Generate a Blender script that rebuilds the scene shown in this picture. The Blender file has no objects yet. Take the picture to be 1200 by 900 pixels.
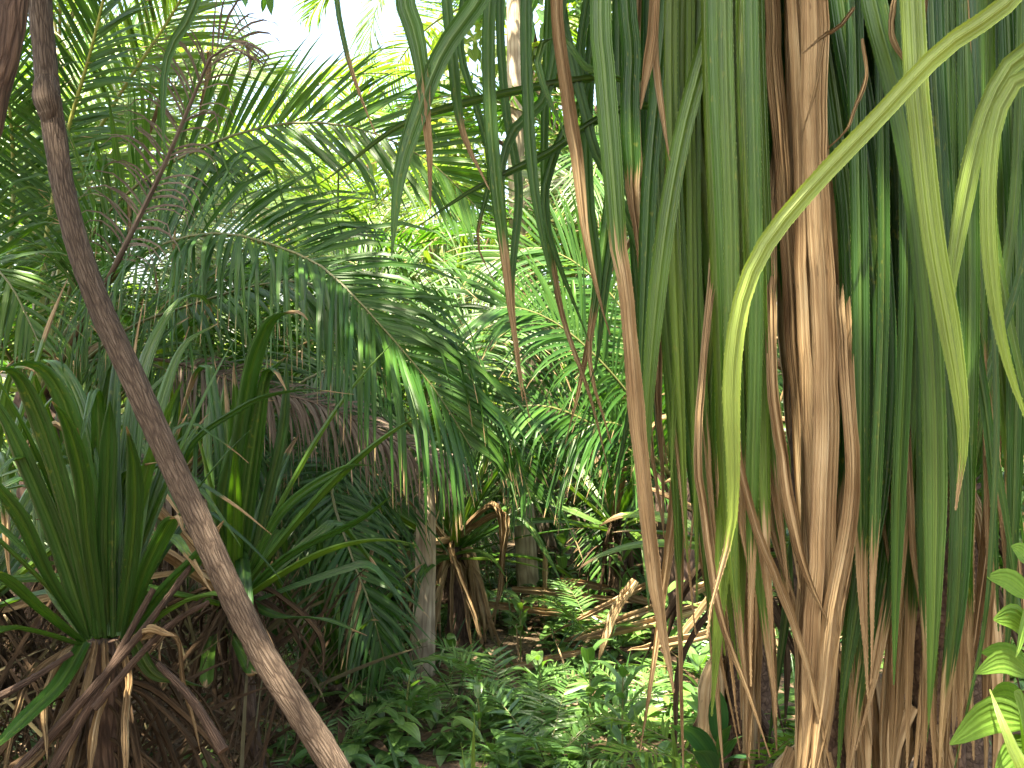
import bpy, math
import numpy as np
from mathutils import Vector, Matrix

rng = np.random.default_rng(11)
S = bpy.context.scene
COL = S.collection
CAMZ = 1.5
UP = np.array([0, 0, 1.0])


def U(u, v, D):
    """a point of the photograph at distance D"""
    return np.array([(u - 600) / 1200 * D, D, CAMZ - (v - 450) / 1200 * D])


def nrm(a):
    return a / np.maximum(np.linalg.norm(a, axis=-1, keepdims=True), 1e-9)


# ------------------------------------------------------------------ mesh builder
class MB:
    def __init__(s):
        s.v, s.uv, s.t, s.q, s.tr, s.n = [], [], [], [], [], 0

    def add(s, v, uv, t, quads=None, tris=None):
        v = np.asarray(v, float).reshape(-1, 3)
        s.v.append(v)
        s.uv.append(np.asarray(uv, float).reshape(-1, 2))
        t = np.asarray(t, float)
        if t.ndim == 1:
            t = np.tile(t, (len(v), 1))
        s.t.append(t.reshape(-1, 3))
        if quads is not None and len(quads):
            s.q.append(np.asarray(quads).reshape(-1, 4) + s.n)
        if tris is not None and len(tris):
            s.tr.append(np.asarray(tris).reshape(-1, 3) + s.n)
        s.n += len(v)

    def mesh(s, name, org=(0, 0, 0)):
        v = np.concatenate(s.v) - np.asarray(org)
        uv = np.concatenate(s.uv)
        t = np.concatenate(s.t)
        loops, tot = [], []
        if s.q:
            q = np.concatenate(s.q); loops.append(q.ravel()); tot.append(np.full(len(q), 4))
        if s.tr:
            q = np.concatenate(s.tr); loops.append(q.ravel()); tot.append(np.full(len(q), 3))
        loops = np.concatenate(loops).astype(np.int32); tot = np.concatenate(tot).astype(np.int32)
        me = bpy.data.meshes.new(name)
        me.vertices.add(len(v)); me.vertices.foreach_set('co', v.astype(np.float32).ravel())
        me.loops.add(len(loops)); me.loops.foreach_set('vertex_index', loops)
        me.polygons.add(len(tot))
        me.polygons.foreach_set('loop_start', np.concatenate([[0], np.cumsum(tot)[:-1]]).astype(np.int32))
        me.polygons.foreach_set('loop_total', tot)
        me.polygons.foreach_set('use_smooth', np.ones(len(tot), bool))
        me.update(calc_edges=True)
        ul = me.uv_layers.new(name='UVMap')
        ul.data.foreach_set('uv', uv[loops].astype(np.float32).ravel())
        at = me.attributes.new('tint', 'FLOAT_COLOR', 'POINT')
        c = np.ones((len(v), 4), np.float32); c[:, :3] = t
        at.data.foreach_set('color', c.ravel())
        return me

    def build(s, name, mat, parent=None):
        org = ORG.get(parent.name, (0, 0, 0)) if parent else (0, 0, 0)
        me = s.mesh(name, org)
        me.materials.append(mat)
        o = bpy.data.objects.new(name, me)
        COL.objects.link(o)
        if parent:
            o.parent = parent
        ORG[o.name] = org
        return o


ORG = {}


def thing(name, label, cat, loc, group=None):
    o = bpy.data.objects.new(name, None)
    o.empty_display_size = 0.1
    COL.objects.link(o)
    o.location = tuple(loc)
    o['label'] = label; o['category'] = cat
    if group:
        o['group'] = group
    ORG[o.name] = np.asarray(loc, float)
    return o


def tag(o, label=None, cat=None, group=None, kind=None):
    for k, x in (('label', label), ('category', cat), ('group', group), ('kind', kind)):
        if x:
            o[k] = x
    return o


# ------------------------------------------------------------------ shapes
def spline(pts, m):
    """Catmull-Rom through pts, m points equally spaced along the length"""
    p = np.asarray(pts, float)
    p = np.vstack([2 * p[0] - p[1], p, 2 * p[-1] - p[-2]])
    out = []
    for i in range(1, len(p) - 2):
        t = np.linspace(0, 1, 14, endpoint=False)[:, None]
        a, b, c, d = p[i - 1], p[i], p[i + 1], p[i + 2]
        out.append(0.5 * (2 * b + (c - a) * t + (2 * a - 5 * b + 4 * c - d) * t ** 2 + (3 * b - a - 3 * c + d) * t ** 3))
    out = np.vstack(out + [p[-2][None]])
    L = np.concatenate([[0], np.cumsum(np.linalg.norm(np.diff(out, axis=0), axis=1))])
    s = np.linspace(0, L[-1], m)
    return np.stack([np.interp(s, L, out[:, k]) for k in range(3)], 1), L[-1]


def tang(P):
    return nrm(np.gradient(P, axis=-2))


def ribbons(mb, P, W, Sd, N, prof, tint, vlen):
    """n ribbons of m rings: P (n,m,3), half width W (n,m), side and normal (n,m,3), prof (k,2) or (n,m,k) heights"""
    n, m = P.shape[:2]
    pu = np.asarray(prof)[:, 0]
    ph = np.asarray(prof)[:, 1]
    k = len(pu)
    V = P[:, :, None] + W[:, :, None, None] * (Sd[:, :, None] * pu[None, None, :, None] + N[:, :, None] * ph[None, None, :, None])
    uv = np.zeros((n, m, k, 2))
    uv[..., 0] = (pu * 0.5 + 0.5)[None, None]
    uv[..., 1] = (np.linspace(0, 1, m)[None, :] * np.asarray(vlen).reshape(-1, 1))[..., None]
    t = np.broadcast_to(np.asarray(tint, float), (n, m, 3))[:, :, None].repeat(k, 2)
    i = np.arange(n * m * k).reshape(n, m, k)
    q = np.stack([i[:, :-1, :-1], i[:, :-1, 1:], i[:, 1:, 1:], i[:, 1:, :-1]], -1)
    mb.add(V, uv, t, quads=q)
    return V


def grow(P0, D0, L, m, droop):
    """n paths bending down: droop (n,) or (n,m), per metre of path"""
    n = len(P0)
    st = (np.asarray(L) / (m - 1))[:, None]
    dr = np.broadcast_to(np.asarray(droop, float).reshape(n, -1), (n, m))
    P = np.zeros((n, m, 3)); T = np.zeros((n, m, 3))
    p, d = P0.copy(), nrm(D0)
    for i in range(m):
        P[:, i] = p; T[:, i] = d
        d = nrm(d - UP * dr[:, i:i + 1] * st)
        p = p + d * st
    return P, T


def tube(mb, pts, rad, sides=10, m=None, tint=(.5, 0, 0), rough=0.0, uvo=0.0):
    m = m or max(8, len(pts) * 4)
    P, L = spline(pts, m)
    r = np.interp(np.linspace(0, 1, m), np.linspace(0, 1, len(rad)), rad)
    T = tang(P)
    ref = np.array([0.21, 0.35, 0.1]) if abs(T[0, 2]) > .8 else UP
    A = nrm(np.cross(T, ref)); B = np.cross(T, A)
    a = np.linspace(0, 2 * math.pi, sides + 1)
    rr = r[:, None] * (1 + rough * rng.normal(size=(m, sides + 1)))
    rr[:, -1] = rr[:, 0]
    V = P[:, None] + rr[..., None] * (A[:, None] * np.cos(a)[None, :, None] + B[:, None] * np.sin(a)[None, :, None])
    uv = np.zeros((m, sides + 1, 2))
    uv[..., 0] = np.linspace(0, 1, sides + 1)[None]
    uv[..., 1] = (np.linspace(0, L, m) + uvo)[:, None]
    i = np.arange(m * (sides + 1)).reshape(m, sides + 1)
    q = np.stack([i[:-1, :-1], i[:-1, 1:], i[1:, 1:], i[1:, :-1]], -1)
    mb.add(V, uv, tint, quads=q)
    for e, c in ((0, P[0]), (m - 1, P[-1])):
        ring = V[e, :-1]
        vs = np.vstack([ring, c[None]])
        j = np.arange(sides)
        mb.add(vs, np.full((sides + 1, 2), .5), tint, tris=np.stack([j, (j + 1) % sides, np.full(sides, sides)], 1))
    return P


STRAP = np.array([(-1, .0), (-.80, .22), (-.52, .34), (-.2, .08), (0, -.16), (.2, .08), (.52, .34), (.80, .22), (1, .0)])
FLATV = np.array([(-1, .25), (0, 0), (1, .25)])
BROAD = np.array([(-1, .2), (-.5, .14), (0, -.02), (.5, .14), (1, .2)])


def strap(mb, pts, w, side=None, twist=(0, 0), dead=2.0, tint=.5, yel=0.0, m=36, teeth=False, base=.75, alldead=False, fold=1.0, taper=.45, blunt=0.0):
    """one strap leaf along pts, w = full width in metres, dead = where along its length it turns brown"""
    P, L = spline(pts, m)
    t = np.linspace(0, 1, m)
    T = tang(P)
    side = np.array([1.0, 0, 0]) if side is None else np.asarray(side, float)
    Sd = nrm(side[None] - (T * side[None]).sum(1, keepdims=True) * T)
    N = np.cross(Sd, T)
    a = (twist[0] + (twist[1] - twist[0]) * t + .07 * np.sin(t * rng.uniform(3, 6) + rng.uniform(0, 6)))[:, None]
    Sd, N = Sd * np.cos(a) + N * np.sin(a), N * np.cos(a) - Sd * np.sin(a)
    wp = np.minimum(1, base + (1 - base) * t / .18)
    wp = wp * np.clip((1 - t) / taper, 0, 1) ** .75
    if blunt:
        wp = np.maximum(wp, blunt * (t < .999) + .0)
    d = np.ones(m) if alldead else np.clip((t - dead) * 9 + .5, 0, 1)
    wob = np.convolve(rng.normal(size=m + 4), np.ones(5) / 5, 'valid')
    W = w / 2 * wp * (1 - .22 * d + .10 * wob * (.3 + d))
    W = np.maximum(W, .0012)
    P = P + (Sd * (np.convolve(rng.normal(size=m + 6), np.ones(7) / 7, 'valid') * w * .16 * d)[:, None])
    prof = STRAP.copy()
    prof[:, 1] *= fold
    prof[1:-1, 0] += rng.uniform(-.05, .05, len(prof) - 2)
    tt = np.stack([np.full(m, tint), d, np.full(m, yel)], 1)
    n = 1
    k = len(prof)
    H = (prof[:, 1][None] * (1 + 1.5 * d[:, None]) + d[:, None] * .12 * rng.normal(size=(m, k)).cumsum(0) / np.sqrt(np.arange(1, m + 1))[:, None])
    V = P[:, None] + W[:, None, None] * (Sd[:, None] * prof[None, :, :1] + N[:, None] * H[..., None])
    uv = np.zeros((m, k, 2)); uv[..., 0] = prof[:, 0] * .5 + .5; uv[..., 1] = (t * L + tint * 7)[:, None]
    i = np.arange(m * k).reshape(m, k)
    q = np.stack([i[:-1, :-1], i[:-1, 1:], i[1:, 1:], i[1:, :-1]], -1)
    mb.add(V, uv, tt[:, None].repeat(k, 1), quads=q)
    if teeth and not alldead:
        for e, sg in ((0, -1), (k - 1, 1)):
            nt = int(L / .010)
            s = (np.arange(nt) + rng.uniform(0, .5, nt)) / nt * (m - 1.01)
            j = s.astype(int); f = (s - j)[:, None]
            E = V[:, e]
            A = E[j] * (1 - f) + E[j + 1] * f
            tg = T[j]; sd = Sd[j] * sg
            h = rng.uniform(.0002, .0014, (nt, 1))
            v = np.stack([A - tg * .0018, A + tg * .0018, A + sd * h + tg * .003], 1)
            tv = tt[j][:, None].repeat(3, 1).copy(); tv[..., 2] = np.maximum(tv[..., 2], .35)
            mb.add(v, np.tile([.97 if sg > 0 else .03, 0.0], (nt * 3, 1)), tv.reshape(-1, 3), tris=np.arange(nt * 3).reshape(-1, 3))


def rosette(base, n, L, w, seed, elev=(15, 88), droop=(.5, 2.2), dead=.0, tint=(.2, .8), az=(0, 360), kink=.25, yel=0.0, m=18):
    """paths of a screw pine's leaves, spiralling out of base; returns list of (mb, is_dead)"""
    r = np.random.default_rng(seed)
    out = []
    for i in range(n):
        f = i / max(1, n - 1)
        el = math.radians(elev[1] + (elev[0] - elev[1]) * f + r.uniform(-8, 8))
        if az == (0, 360):
            a = i * 2.39996 + r.uniform(-.3, .3)
        else:
            a = math.radians(r.uniform(*az))
        d = np.array([math.cos(a) * math.cos(el), math.sin(a) * math.cos(el), math.sin(el)])
        ll = L * r.uniform(.7, 1.15)
        dr = np.linspace(.15, 1, m) ** 1.6 * r.uniform(*droop) / L * 1.4
        if r.random() < kink:
            kk = r.integers(m // 2, m - 3); dr[kk:kk + 2] += 14 / L
        P, T = grow(base[None] + d[None] * .02 + np.array([[0, 0, -.25 * f * L * .3]]), d[None], np.array([ll]), m, dr[None])
        mb = MB()
        side = np.cross(d, UP); side = side / max(np.linalg.norm(side), 1e-6)
        isd = r.random() < dead
        strap(mb, P[0], w * r.uniform(.8, 1.15), side=side, twist=(r.uniform(-.2, .2), r.uniform(-.6, .6)), dead=r.choice([2, 2, .8, .9]),
              tint=r.uniform(*tint), yel=yel * r.random(), m=m + 6, alldead=isd, fold=r.uniform(.8, 1.6))
        out.append((mb, isd))
    return out


def frond(pts, face, Ll, seed, spacing=.021, width=.017, pet=.16, vee=.35, droop=1.1, tint=(.2, .8), dead=0.0, ang=(68, 22), rr=.012, n_m=6, yel=.0, jit=.1, tipdead=.12, thin=1.0, ry=.15, kinkp=.12):
    """palm frond: rachis builder and leaflets builder"""
    r = np.random.default_rng(seed)
    P, L = spline(pts, 40)
    T = tang(P)
    face = np.asarray(face, float)
    B = nrm(np.cross(T, face)); N = np.cross(B, T)
    ra = MB()
    st = rng.bit_generator.state
    tube(ra, P[::3], [rr, rr * .75, rr * .5, rr * .2], sides=6, m=24, tint=(.5, 1.0 if dead > .5 else 0, ry))
    rng.bit_generator.state = st
    n = int(L * (1 - pet) / spacing)
    s = np.linspace(pet, .995, n)
    lf = MB()
    for sg in (-1, 1):
        x = (s - pet) / (1 - pet)
        ss = np.clip(s + r.normal(0, .3, n) * spacing / L, 0, 1)
        idx = ss * 39
        j = np.minimum(idx.astype(int), 38); f = (idx - j)[:, None]
        ip = lambda A: A[j] * (1 - f) + A[j + 1] * f
        p, t, b, nn = ip(P), nrm(ip(T)), nrm(ip(B)), nrm(ip(N))
        a = np.radians(ang[0] + (ang[1] - ang[0]) * x ** 1.3 + r.normal(0, 4, n))[:, None]
        v = (vee + r.normal(0, jit, n))[:, None]
        D0 = t * np.cos(a) + np.sin(a) * (b * sg * np.cos(v) + nn * np.sin(v))
        prof = np.clip(.22 + 1.25 * np.sin(math.pi * np.clip(x * .88 + .08, 0, 1)) ** .8, 0, 1) * np.where(x > .9, 1 - (x - .9) * 4, 1)
        ll = Ll * prof * r.uniform(.86, 1.08, n)
        dr = droop * r.uniform(.5, 1.5, n)
        keep = r.random(n) > .03
        p, t, D0, ll, dr = p[keep], t[keep], D0[keep], ll[keep], dr[keep]
        q = len(p)
        drm = dr[:, None] * np.linspace(.2, 1.6, n_m)[None] ** 1.5 / Ll
        kk = r.random(q) < kinkp
        drm[kk, n_m - 3] += 9 / Ll
        LP, LT = grow(p, D0, ll, n_m, drm)
        sd = nrm(t[:, None] - (t[:, None] * LT).sum(-1, keepdims=True) * LT)
        N2 = np.cross(sd, LT)
        tw = (r.normal(0, .25, q)[:, None] + r.normal(0, .35, q)[:, None] * np.linspace(0, 1, n_m)[None])[..., None]
        sd, N2 = sd * np.cos(tw) + N2 * np.sin(tw), N2 * np.cos(tw) - sd * np.sin(tw)
        tt = np.linspace(0, 1, n_m)
        W = width / 2 * (np.minimum(1, .5 + tt * 3) * np.clip((1 - tt) / .6, .03, 1) ** .7)[None] * (.6 + .4 * ll[:, None] / Ll) * r.uniform(.8, 1.15, q)[:, None] * thin
        td = np.clip((tt[None] - 1 + tipdead * r.random(q)[:, None] * 2) * 6, 0, 1) if dead < .5 else np.ones((q, n_m))
        dd = (r.random(q) < dead)[:, None]
        ti = np.stack([np.repeat(r.uniform(*tint, q)[:, None], n_m, 1), np.maximum(td, dd * 1.0), np.repeat((yel * r.random(q))[:, None], n_m, 1)], -1)
        ribbons(lf, LP, W, sd, N2, FLATV, ti, ll)
    return ra, lf


# ------------------------------------------------------------------ materials
def nt(name):
    m = bpy.data.materials.new(name); m.use_nodes = True
    t = m.node_tree; t.nodes.clear()
    return m, t


def nd(t, kind, **kw):
    n = t.nodes.new(kind)
    for k, v in kw.items():
        if k.startswith('i_'):
            n.inputs[int(k[2:]) if k[2:].isdigit() else k[2:].replace('_', ' ')].default_value = v
        else:
            setattr(n, k, v)
    return n


def math_(t, op, a, b=None, c=None, clamp=False):
    n = nd(t, 'ShaderNodeMath', operation=op, use_clamp=clamp)
    for i, x in enumerate((a, b, c)):
        if x is None:
            continue
        if isinstance(x, (int, float)):
            n.inputs[i].default_value = x
        else:
            t.links.new(x, n.inputs[i])
    return n.outputs[0]


def mixc(t, f, a, b, mode='MIX'):
    n = nd(t, 'ShaderNodeMix', data_type='RGBA', blend_type=mode)
    for s, x in ((n.inputs[0], f), (n.inputs[6], a), (n.inputs[7], b)):
        if isinstance(x, (int, float)):
            s.default_value = x
        elif isinstance(x, tuple):
            s.default_value = (*x, 1)
        else:
            t.links.new(x, s)
    return n.outputs[2]


def ramp(t, f, stops):
    n = nd(t, 'ShaderNodeValToRGB')
    e = n.color_ramp.elements
    while len(e) < len(stops):
        e.new(.5)
    for x, (p, c) in zip(e, stops):
        x.position = p; x.color = (*c, 1)
    t.links.new(f, n.inputs[0])
    return n.outputs[0]


def leaf_mat(name, greens, yellow, deads, transl=.3, rough=.38, veins=9, bump=.25, spots=0.0, spec=.5, tgain=(1.5, 1.7, .5), pinnate=0.0):
    m, t = nt(name)
    L = t.links.new
    at = nd(t, 'ShaderNodeAttribute', attribute_name='tint')
    sp = nd(t, 'ShaderNodeSeparateColor'); L(at.outputs[0], sp.inputs[0])
    R, G, Bc = sp.outputs
    uv = nd(t, 'ShaderNodeUVMap')
    su = nd(t, 'ShaderNodeSeparateXYZ'); L(uv.outputs[0], su.inputs[0])
    ux, uy = su.outputs[0], su.outputs[1]

    def vec(sx, sy):
        c = nd(t, 'ShaderNodeCombineXYZ')
        L(math_(t, 'MULTIPLY', ux, sx), c.inputs[0]); L(math_(t, 'MULTIPLY', uy, sy), c.inputs[1]); L(math_(t, 'MULTIPLY', R, 37.0), c.inputs[2])
        return c.outputs[0]

    def noise(v, sc, det=3.0):
        n = nd(t, 'ShaderNodeTexNoise'); L(v, n.inputs['Vector']); n.inputs['Scale'].default_value = sc; n.inputs['Detail'].default_value = det
        return n.outputs[0]
    streak = noise(vec(9, 1.2), 1.0)
    blot = noise(vec(1.2, 7), 1.0)
    fine = noise(vec(26, 3.5), 1.0, 2)
    col = ramp(t, R, [(i / (len(greens) - 1), g) for i, g in enumerate(greens)])
    col = mixc(t, Bc, col, yellow)
    k = math_(t, 'MULTIPLY_ADD', math_(t, 'ADD', streak, blot), .9, .1)
    vl = math_(t, 'POWER', math_(t, 'MULTIPLY_ADD', math_(t, 'SINE', math_(t, 'MULTIPLY', ux, 6.2832 * veins * 1.5)), .5, .5), 3.0)
    k = math_(t, 'MULTIPLY', k, math_(t, 'MULTIPLY_ADD', vl, .22, .92))
    g = nd(t, 'ShaderNodeCombineColor')
    for i in range(3):
        L(k, g.inputs[i])
    col = mixc(t, 1.0, col, g.outputs[0], 'MULTIPLY')
    if pinnate:
        pv = math_(t, 'SINE', math_(t, 'MULTIPLY_ADD', uy, pinnate, math_(t, 'MULTIPLY', math_(t, 'ABSOLUTE', math_(t, 'SUBTRACT', ux, .5)), -9.0)))
        pv = math_(t, 'POWER', math_(t, 'MULTIPLY_ADD', pv, .5, .5), 8.0)
        col = mixc(t, math_(t, 'MULTIPLY', pv, .2), col, yellow)
    mid = math_(t, 'SUBTRACT', 1, math_(t, 'MULTIPLY', math_(t, 'ABSOLUTE', math_(t, 'SUBTRACT', ux, .49)), 7), clamp=True)
    col = mixc(t, math_(t, 'MULTIPLY', mid, .14), col, yellow)
    if spots:
        sn = noise(vec(5, 55), 1.0, 2)
        big = noise(vec(.6, 2.2), 1.0, 2)
        f = math_(t, 'MULTIPLY', math_(t, 'MULTIPLY', math_(t, 'SUBTRACT', sn, .6), 9, clamp=True), math_(t, 'MULTIPLY', math_(t, 'SUBTRACT', big, .52), 8, clamp=True), clamp=True)
        col = mixc(t, math_(t, 'MULTIPLY', f, spots), col, (.22, .22, .04))
    dcol = ramp(t, math_(t, 'MULTIPLY_ADD', math_(t, 'SUBTRACT', math_(t, 'ADD', fine, math_(t, 'MULTIPLY', blot, .9)), .95), 1.25, .52, clamp=True), [(i / (len(deads) - 1), d) for i, d in enumerate(deads)])
    dsp = math_(t, 'MULTIPLY', math_(t, 'SUBTRACT', noise(vec(7, 26), 1.0, 2), .66), 10, clamp=True)
    dcol = mixc(t, math_(t, 'MULTIPLY', dsp, .6), dcol, (.05, .03, .018))
    df = math_(t, 'MULTIPLY', math_(t, 'SUBTRACT', math_(t, 'MULTIPLY_ADD', math_(t, 'SUBTRACT', streak, .5), 1.1, G), .45), 9, clamp=True)
    edge = math_(t, 'MULTIPLY', math_(t, 'SUBTRACT', 1, math_(t, 'MULTIPLY', math_(t, 'ABSOLUTE', math_(t, 'SUBTRACT', df, .5)), 2)), .6, clamp=True)
    col = mixc(t, edge, col, (.14, .13, .025))
    col = mixc(t, df, col, dcol)
    p = nd(t, 'ShaderNodeBsdfPrincipled')
    L(col, p.inputs['Base Color'])
    rg = math_(t, 'MULTIPLY_ADD', df, .4, math_(t, 'MULTIPLY_ADD', blot, .25, rough - .12))
    L(rg, p.inputs['Roughness'])
    L(math_(t, 'MULTIPLY_ADD', df, -spec * .75, spec), p.inputs['Specular IOR Level'])
    h = math_(t, 'MULTIPLY_ADD', math_(t, 'SINE', math_(t, 'MULTIPLY', ux, 6.2832 * veins)), .35, math_(t, 'MULTIPLY', fine, math_(t, 'MULTIPLY_ADD', df, 1.6, .8)))
    b = nd(t, 'ShaderNodeBump'); b.inputs['Strength'].default_value = bump; b.inputs['Distance'].default_value = .004
    L(h, b.inputs['Height']); L(b.outputs[0], p.inputs['Normal'])
    tr = nd(t, 'ShaderNodeBsdfTranslucent')
    tc = mixc(t, 1.0, col, tgain, 'MULTIPLY')
    tc = mixc(t, df, tc, col)
    L(tc, tr.inputs[0])
    mx = nd(t, 'ShaderNodeMixShader')
    L(math_(t, 'MULTIPLY_ADD', df, -transl * .5, transl), mx.inputs[0])
    L(p.outputs[0], mx.inputs[1]); L(tr.outputs[0], mx.inputs[2])
    o = nd(t, 'ShaderNodeOutputMaterial'); L(mx.outputs[0], o.inputs[0])
    return m


def bark_mat(name, cols, sx=14, sy=5, bump=.6, rough=.85, rings=0.0):
    m, t = nt(name); L = t.links.new
    uv = nd(t, 'ShaderNodeUVMap'); su = nd(t, 'ShaderNodeSeparateXYZ'); L(uv.outputs[0], su.inputs[0])
    an = math_(t, 'MULTIPLY', su.outputs[0], 6.28318)
    c = nd(t, 'ShaderNodeCombineXYZ')
    L(math_(t, 'MULTIPLY', math_(t, 'COSINE', an), sx / 6.28), c.inputs[0]); L(math_(t, 'MULTIPLY', math_(t, 'SINE', an), sx / 6.28), c.inputs[1]); L(math_(t, 'MULTIPLY', su.outputs[1], sy), c.inputs[2])
    n1 = nd(t, 'ShaderNodeTexNoise'); L(c.outputs[0], n1.inputs['Vector']); n1.inputs['Scale'].default_value = 1.6; n1.inputs['Detail'].default_value = 6; n1.inputs['Roughness'].default_value = .65
    n2 = nd(t, 'ShaderNodeTexNoise'); L(c.outputs[0], n2.inputs['Vector']); n2.inputs['Scale'].default_value = .25; n2.inputs['Detail'].default_value = 3
    vo = nd(t, 'ShaderNodeTexVoronoi', feature='DISTANCE_TO_EDGE'); L(c.outputs[0], vo.inputs['Vector']); vo.inputs['Scale'].default_value = 1.3
    cr = math_(t, 'MULTIPLY', vo.outputs[0], 5, clamp=True)
    f = math_(t, 'ADD', math_(t, 'MULTIPLY', n1.outputs[0], .75), math_(t, 'MULTIPLY', n2.outputs[0], .35), clamp=True)
    f = math_(t, 'MULTIPLY', f, math_(t, 'MULTIPLY_ADD', cr, .4, .6))
    if rings:
        rg = math_(t, 'MULTIPLY_ADD', math_(t, 'SINE', math_(t, 'MULTIPLY_ADD', n1.outputs[0], 4, math_(t, 'MULTIPLY', su.outputs[1], rings))), .16, .86)
        f = math_(t, 'MULTIPLY', f, rg)
    col = ramp(t, f, [(.2 + .5 * i / (len(cols) - 1), x) for i, x in enumerate(cols)])
    p = nd(t, 'ShaderNodeBsdfPrincipled'); L(col, p.inputs['Base Color']); p.inputs['Roughness'].default_value = rough; p.inputs['Specular IOR Level'].default_value = .2
    b = nd(t, 'ShaderNodeBump'); b.inputs['Strength'].default_value = bump; b.inputs['Distance'].default_value = .012
    L(f, b.inputs['Height']); L(b.outputs[0], p.inputs['Normal'])
    o = nd(t, 'ShaderNodeOutputMaterial'); L(p.outputs[0], o.inputs[0])
    return m


DEADS = [(.07, .042, .022), (.20, .130, .066), (.33, .24, .13), (.46, .365, .225)]
GREYD = [(.05, .037, .027), (.13, .10, .075), (.22, .18, .135)]
M_STRAP = leaf_mat('strap_leaf', [(.014, .050, .010), (.028, .085, .012), (.058, .125, .018), (.11, .17, .026)], (.26, .34, .07), DEADS, transl=.26, rough=.36, veins=11, bump=.35, spots=.45, spec=.46)
M_STRAPD = leaf_mat('dead_strap_leaf', [(.05, .1, .03), (.06, .12, .03)], (.30, .42, .09), DEADS, transl=.12, rough=.6, veins=13, bump=.6)
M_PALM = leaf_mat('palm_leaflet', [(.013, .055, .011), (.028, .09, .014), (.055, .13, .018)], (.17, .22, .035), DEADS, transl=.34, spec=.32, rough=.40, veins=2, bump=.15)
M_BACK = leaf_mat('sun_painted_palm_leaflet', [(.05, .11, .025), (.085, .15, .035), (.13, .19, .05)], (.24, .28, .07), DEADS, transl=.5, rough=.34, veins=2, bump=.1, spec=.7)  # paler copy of the palm leaflet, sunlight painted into its greens
M_DEADF = leaf_mat('dead_leaflet', [(.1, .1, .04), (.1, .1, .05)], (.12, .085, .05), GREYD, transl=.15, rough=.7, veins=3, bump=.3)
M_BROAD = leaf_mat('broad_leaf', [(.02, .07, .03), (.035, .10, .03), (.06, .14, .028)], (.16, .26, .045), DEADS, transl=.32, rough=.34, veins=5, bump=.2)
M_FLOOR = leaf_mat('floor_leaf', [(.035, .10, .03), (.06, .14, .038), (.09, .18, .045)], (.18, .28, .06), DEADS, transl=.35, spec=.65, rough=.32, veins=3, bump=.15)
M_LIME = leaf_mat('lime_leaf', [(.05, .13, .018), (.075, .165, .02), (.10, .20, .025)], (.15, .25, .05), DEADS, transl=.35, rough=.6, veins=5, bump=.45, pinnate=560, spots=.7, spec=.2)
M_SUNPAINT = leaf_mat('sun_painted_tree_leaf', [(.07, .12, .03), (.11, .17, .04), (.16, .21, .06)], (.25, .28, .08), DEADS, transl=.45, rough=.45, veins=3, bump=.1)  # leaf greens lifted to paint the far foliage as sunlit
M_LITTER = leaf_mat('litter_leaf', [(.08, .07, .03), (.1, .08, .03)], (.2, .14, .07), [(.018, .012, .008), (.055, .036, .021), (.125, .086, .052)], transl=.08, rough=.75, veins=5, bump=.5)  # litter brown, darkened further to stand in for shade at the rosette bases
M_RACHIS = leaf_mat('frond_stalk', [(.055, .06, .02), (.08, .08, .03)], (.26, .28, .06), [(.05, .035, .025), (.10, .07, .05), (.16, .12, .085)], transl=0, rough=.45, veins=3, bump=.2)
M_BARK = bark_mat('brown_bark', [(.015, .010, .007), (.058, .041, .029), (.105, .077, .055), (.15, .115, .087)], sx=20, sy=15, bump=.9)
M_PALE = bark_mat('pale_trunk', [(.17, .13, .09), (.34, .28, .20), (.46, .40, .30)], sx=9, sy=3, bump=.35, rings=45)
M_DARKB = bark_mat('dark_bark', [(.02, .013, .01), (.07, .045, .032), (.15, .10, .07)], sx=12, sy=8, bump=.9)
M_SCREW = bark_mat('screw_pine_bark', [(.03, .018, .012), (.085, .055, .036), (.15, .105, .07)], sx=16, sy=40, bump=.9, rings=150)

m, t = nt('forest_soil'); L = t.links.new
tc = nd(t, 'ShaderNodeTexCoord')
n1 = nd(t, 'ShaderNodeTexNoise'); L(tc.outputs['Object'], n1.inputs['Vector']); n1.inputs['Scale'].default_value = 2.2; n1.inputs['Detail'].default_value = 8
n2 = nd(t, 'ShaderNodeTexNoise'); L(tc.outputs['Object'], n2.inputs['Vector']); n2.inputs['Scale'].default_value = 38; n2.inputs['Detail'].default_value = 4
v1 = nd(t, 'ShaderNodeTexVoronoi'); L(tc.outputs['Object'], v1.inputs['Vector']); v1.inputs['Scale'].default_value = 24
f = math_(t, 'ADD', math_(t, 'MULTIPLY', n1.outputs[0], .6), math_(t, 'MULTIPLY', n2.outputs[0], .5))
col = ramp(t, f, [(.3, (.02, .013, .008)), (.5, (.06, .04, .022)), (.62, (.12, .08, .045)), (.75, (.05, .06, .02))])
vs = nd(t, 'ShaderNodeSeparateColor'); L(v1.outputs['Color'], vs.inputs[0])
col = mixc(t, math_(t, 'MULTIPLY', math_(t, 'SUBTRACT', vs.outputs[0], .6), 1.2, clamp=True), col, (.17, .11, .06))
p = nd(t, 'ShaderNodeBsdfPrincipled'); L(col, p.inputs['Base Color']); p.inputs['Roughness'].default_value = .9
b = nd(t, 'ShaderNodeBump'); b.inputs['Strength'].default_value = .8; b.inputs['Distance'].default_value = .03
L(math_(t, 'ADD', n2.outputs[0], v1.outputs['Distance']), b.inputs['Height']); L(b.outputs[0], p.inputs['Normal'])
o = nd(t, 'ShaderNodeOutputMaterial'); L(p.outputs[0], o.inputs[0])
M_SOIL = m

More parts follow.
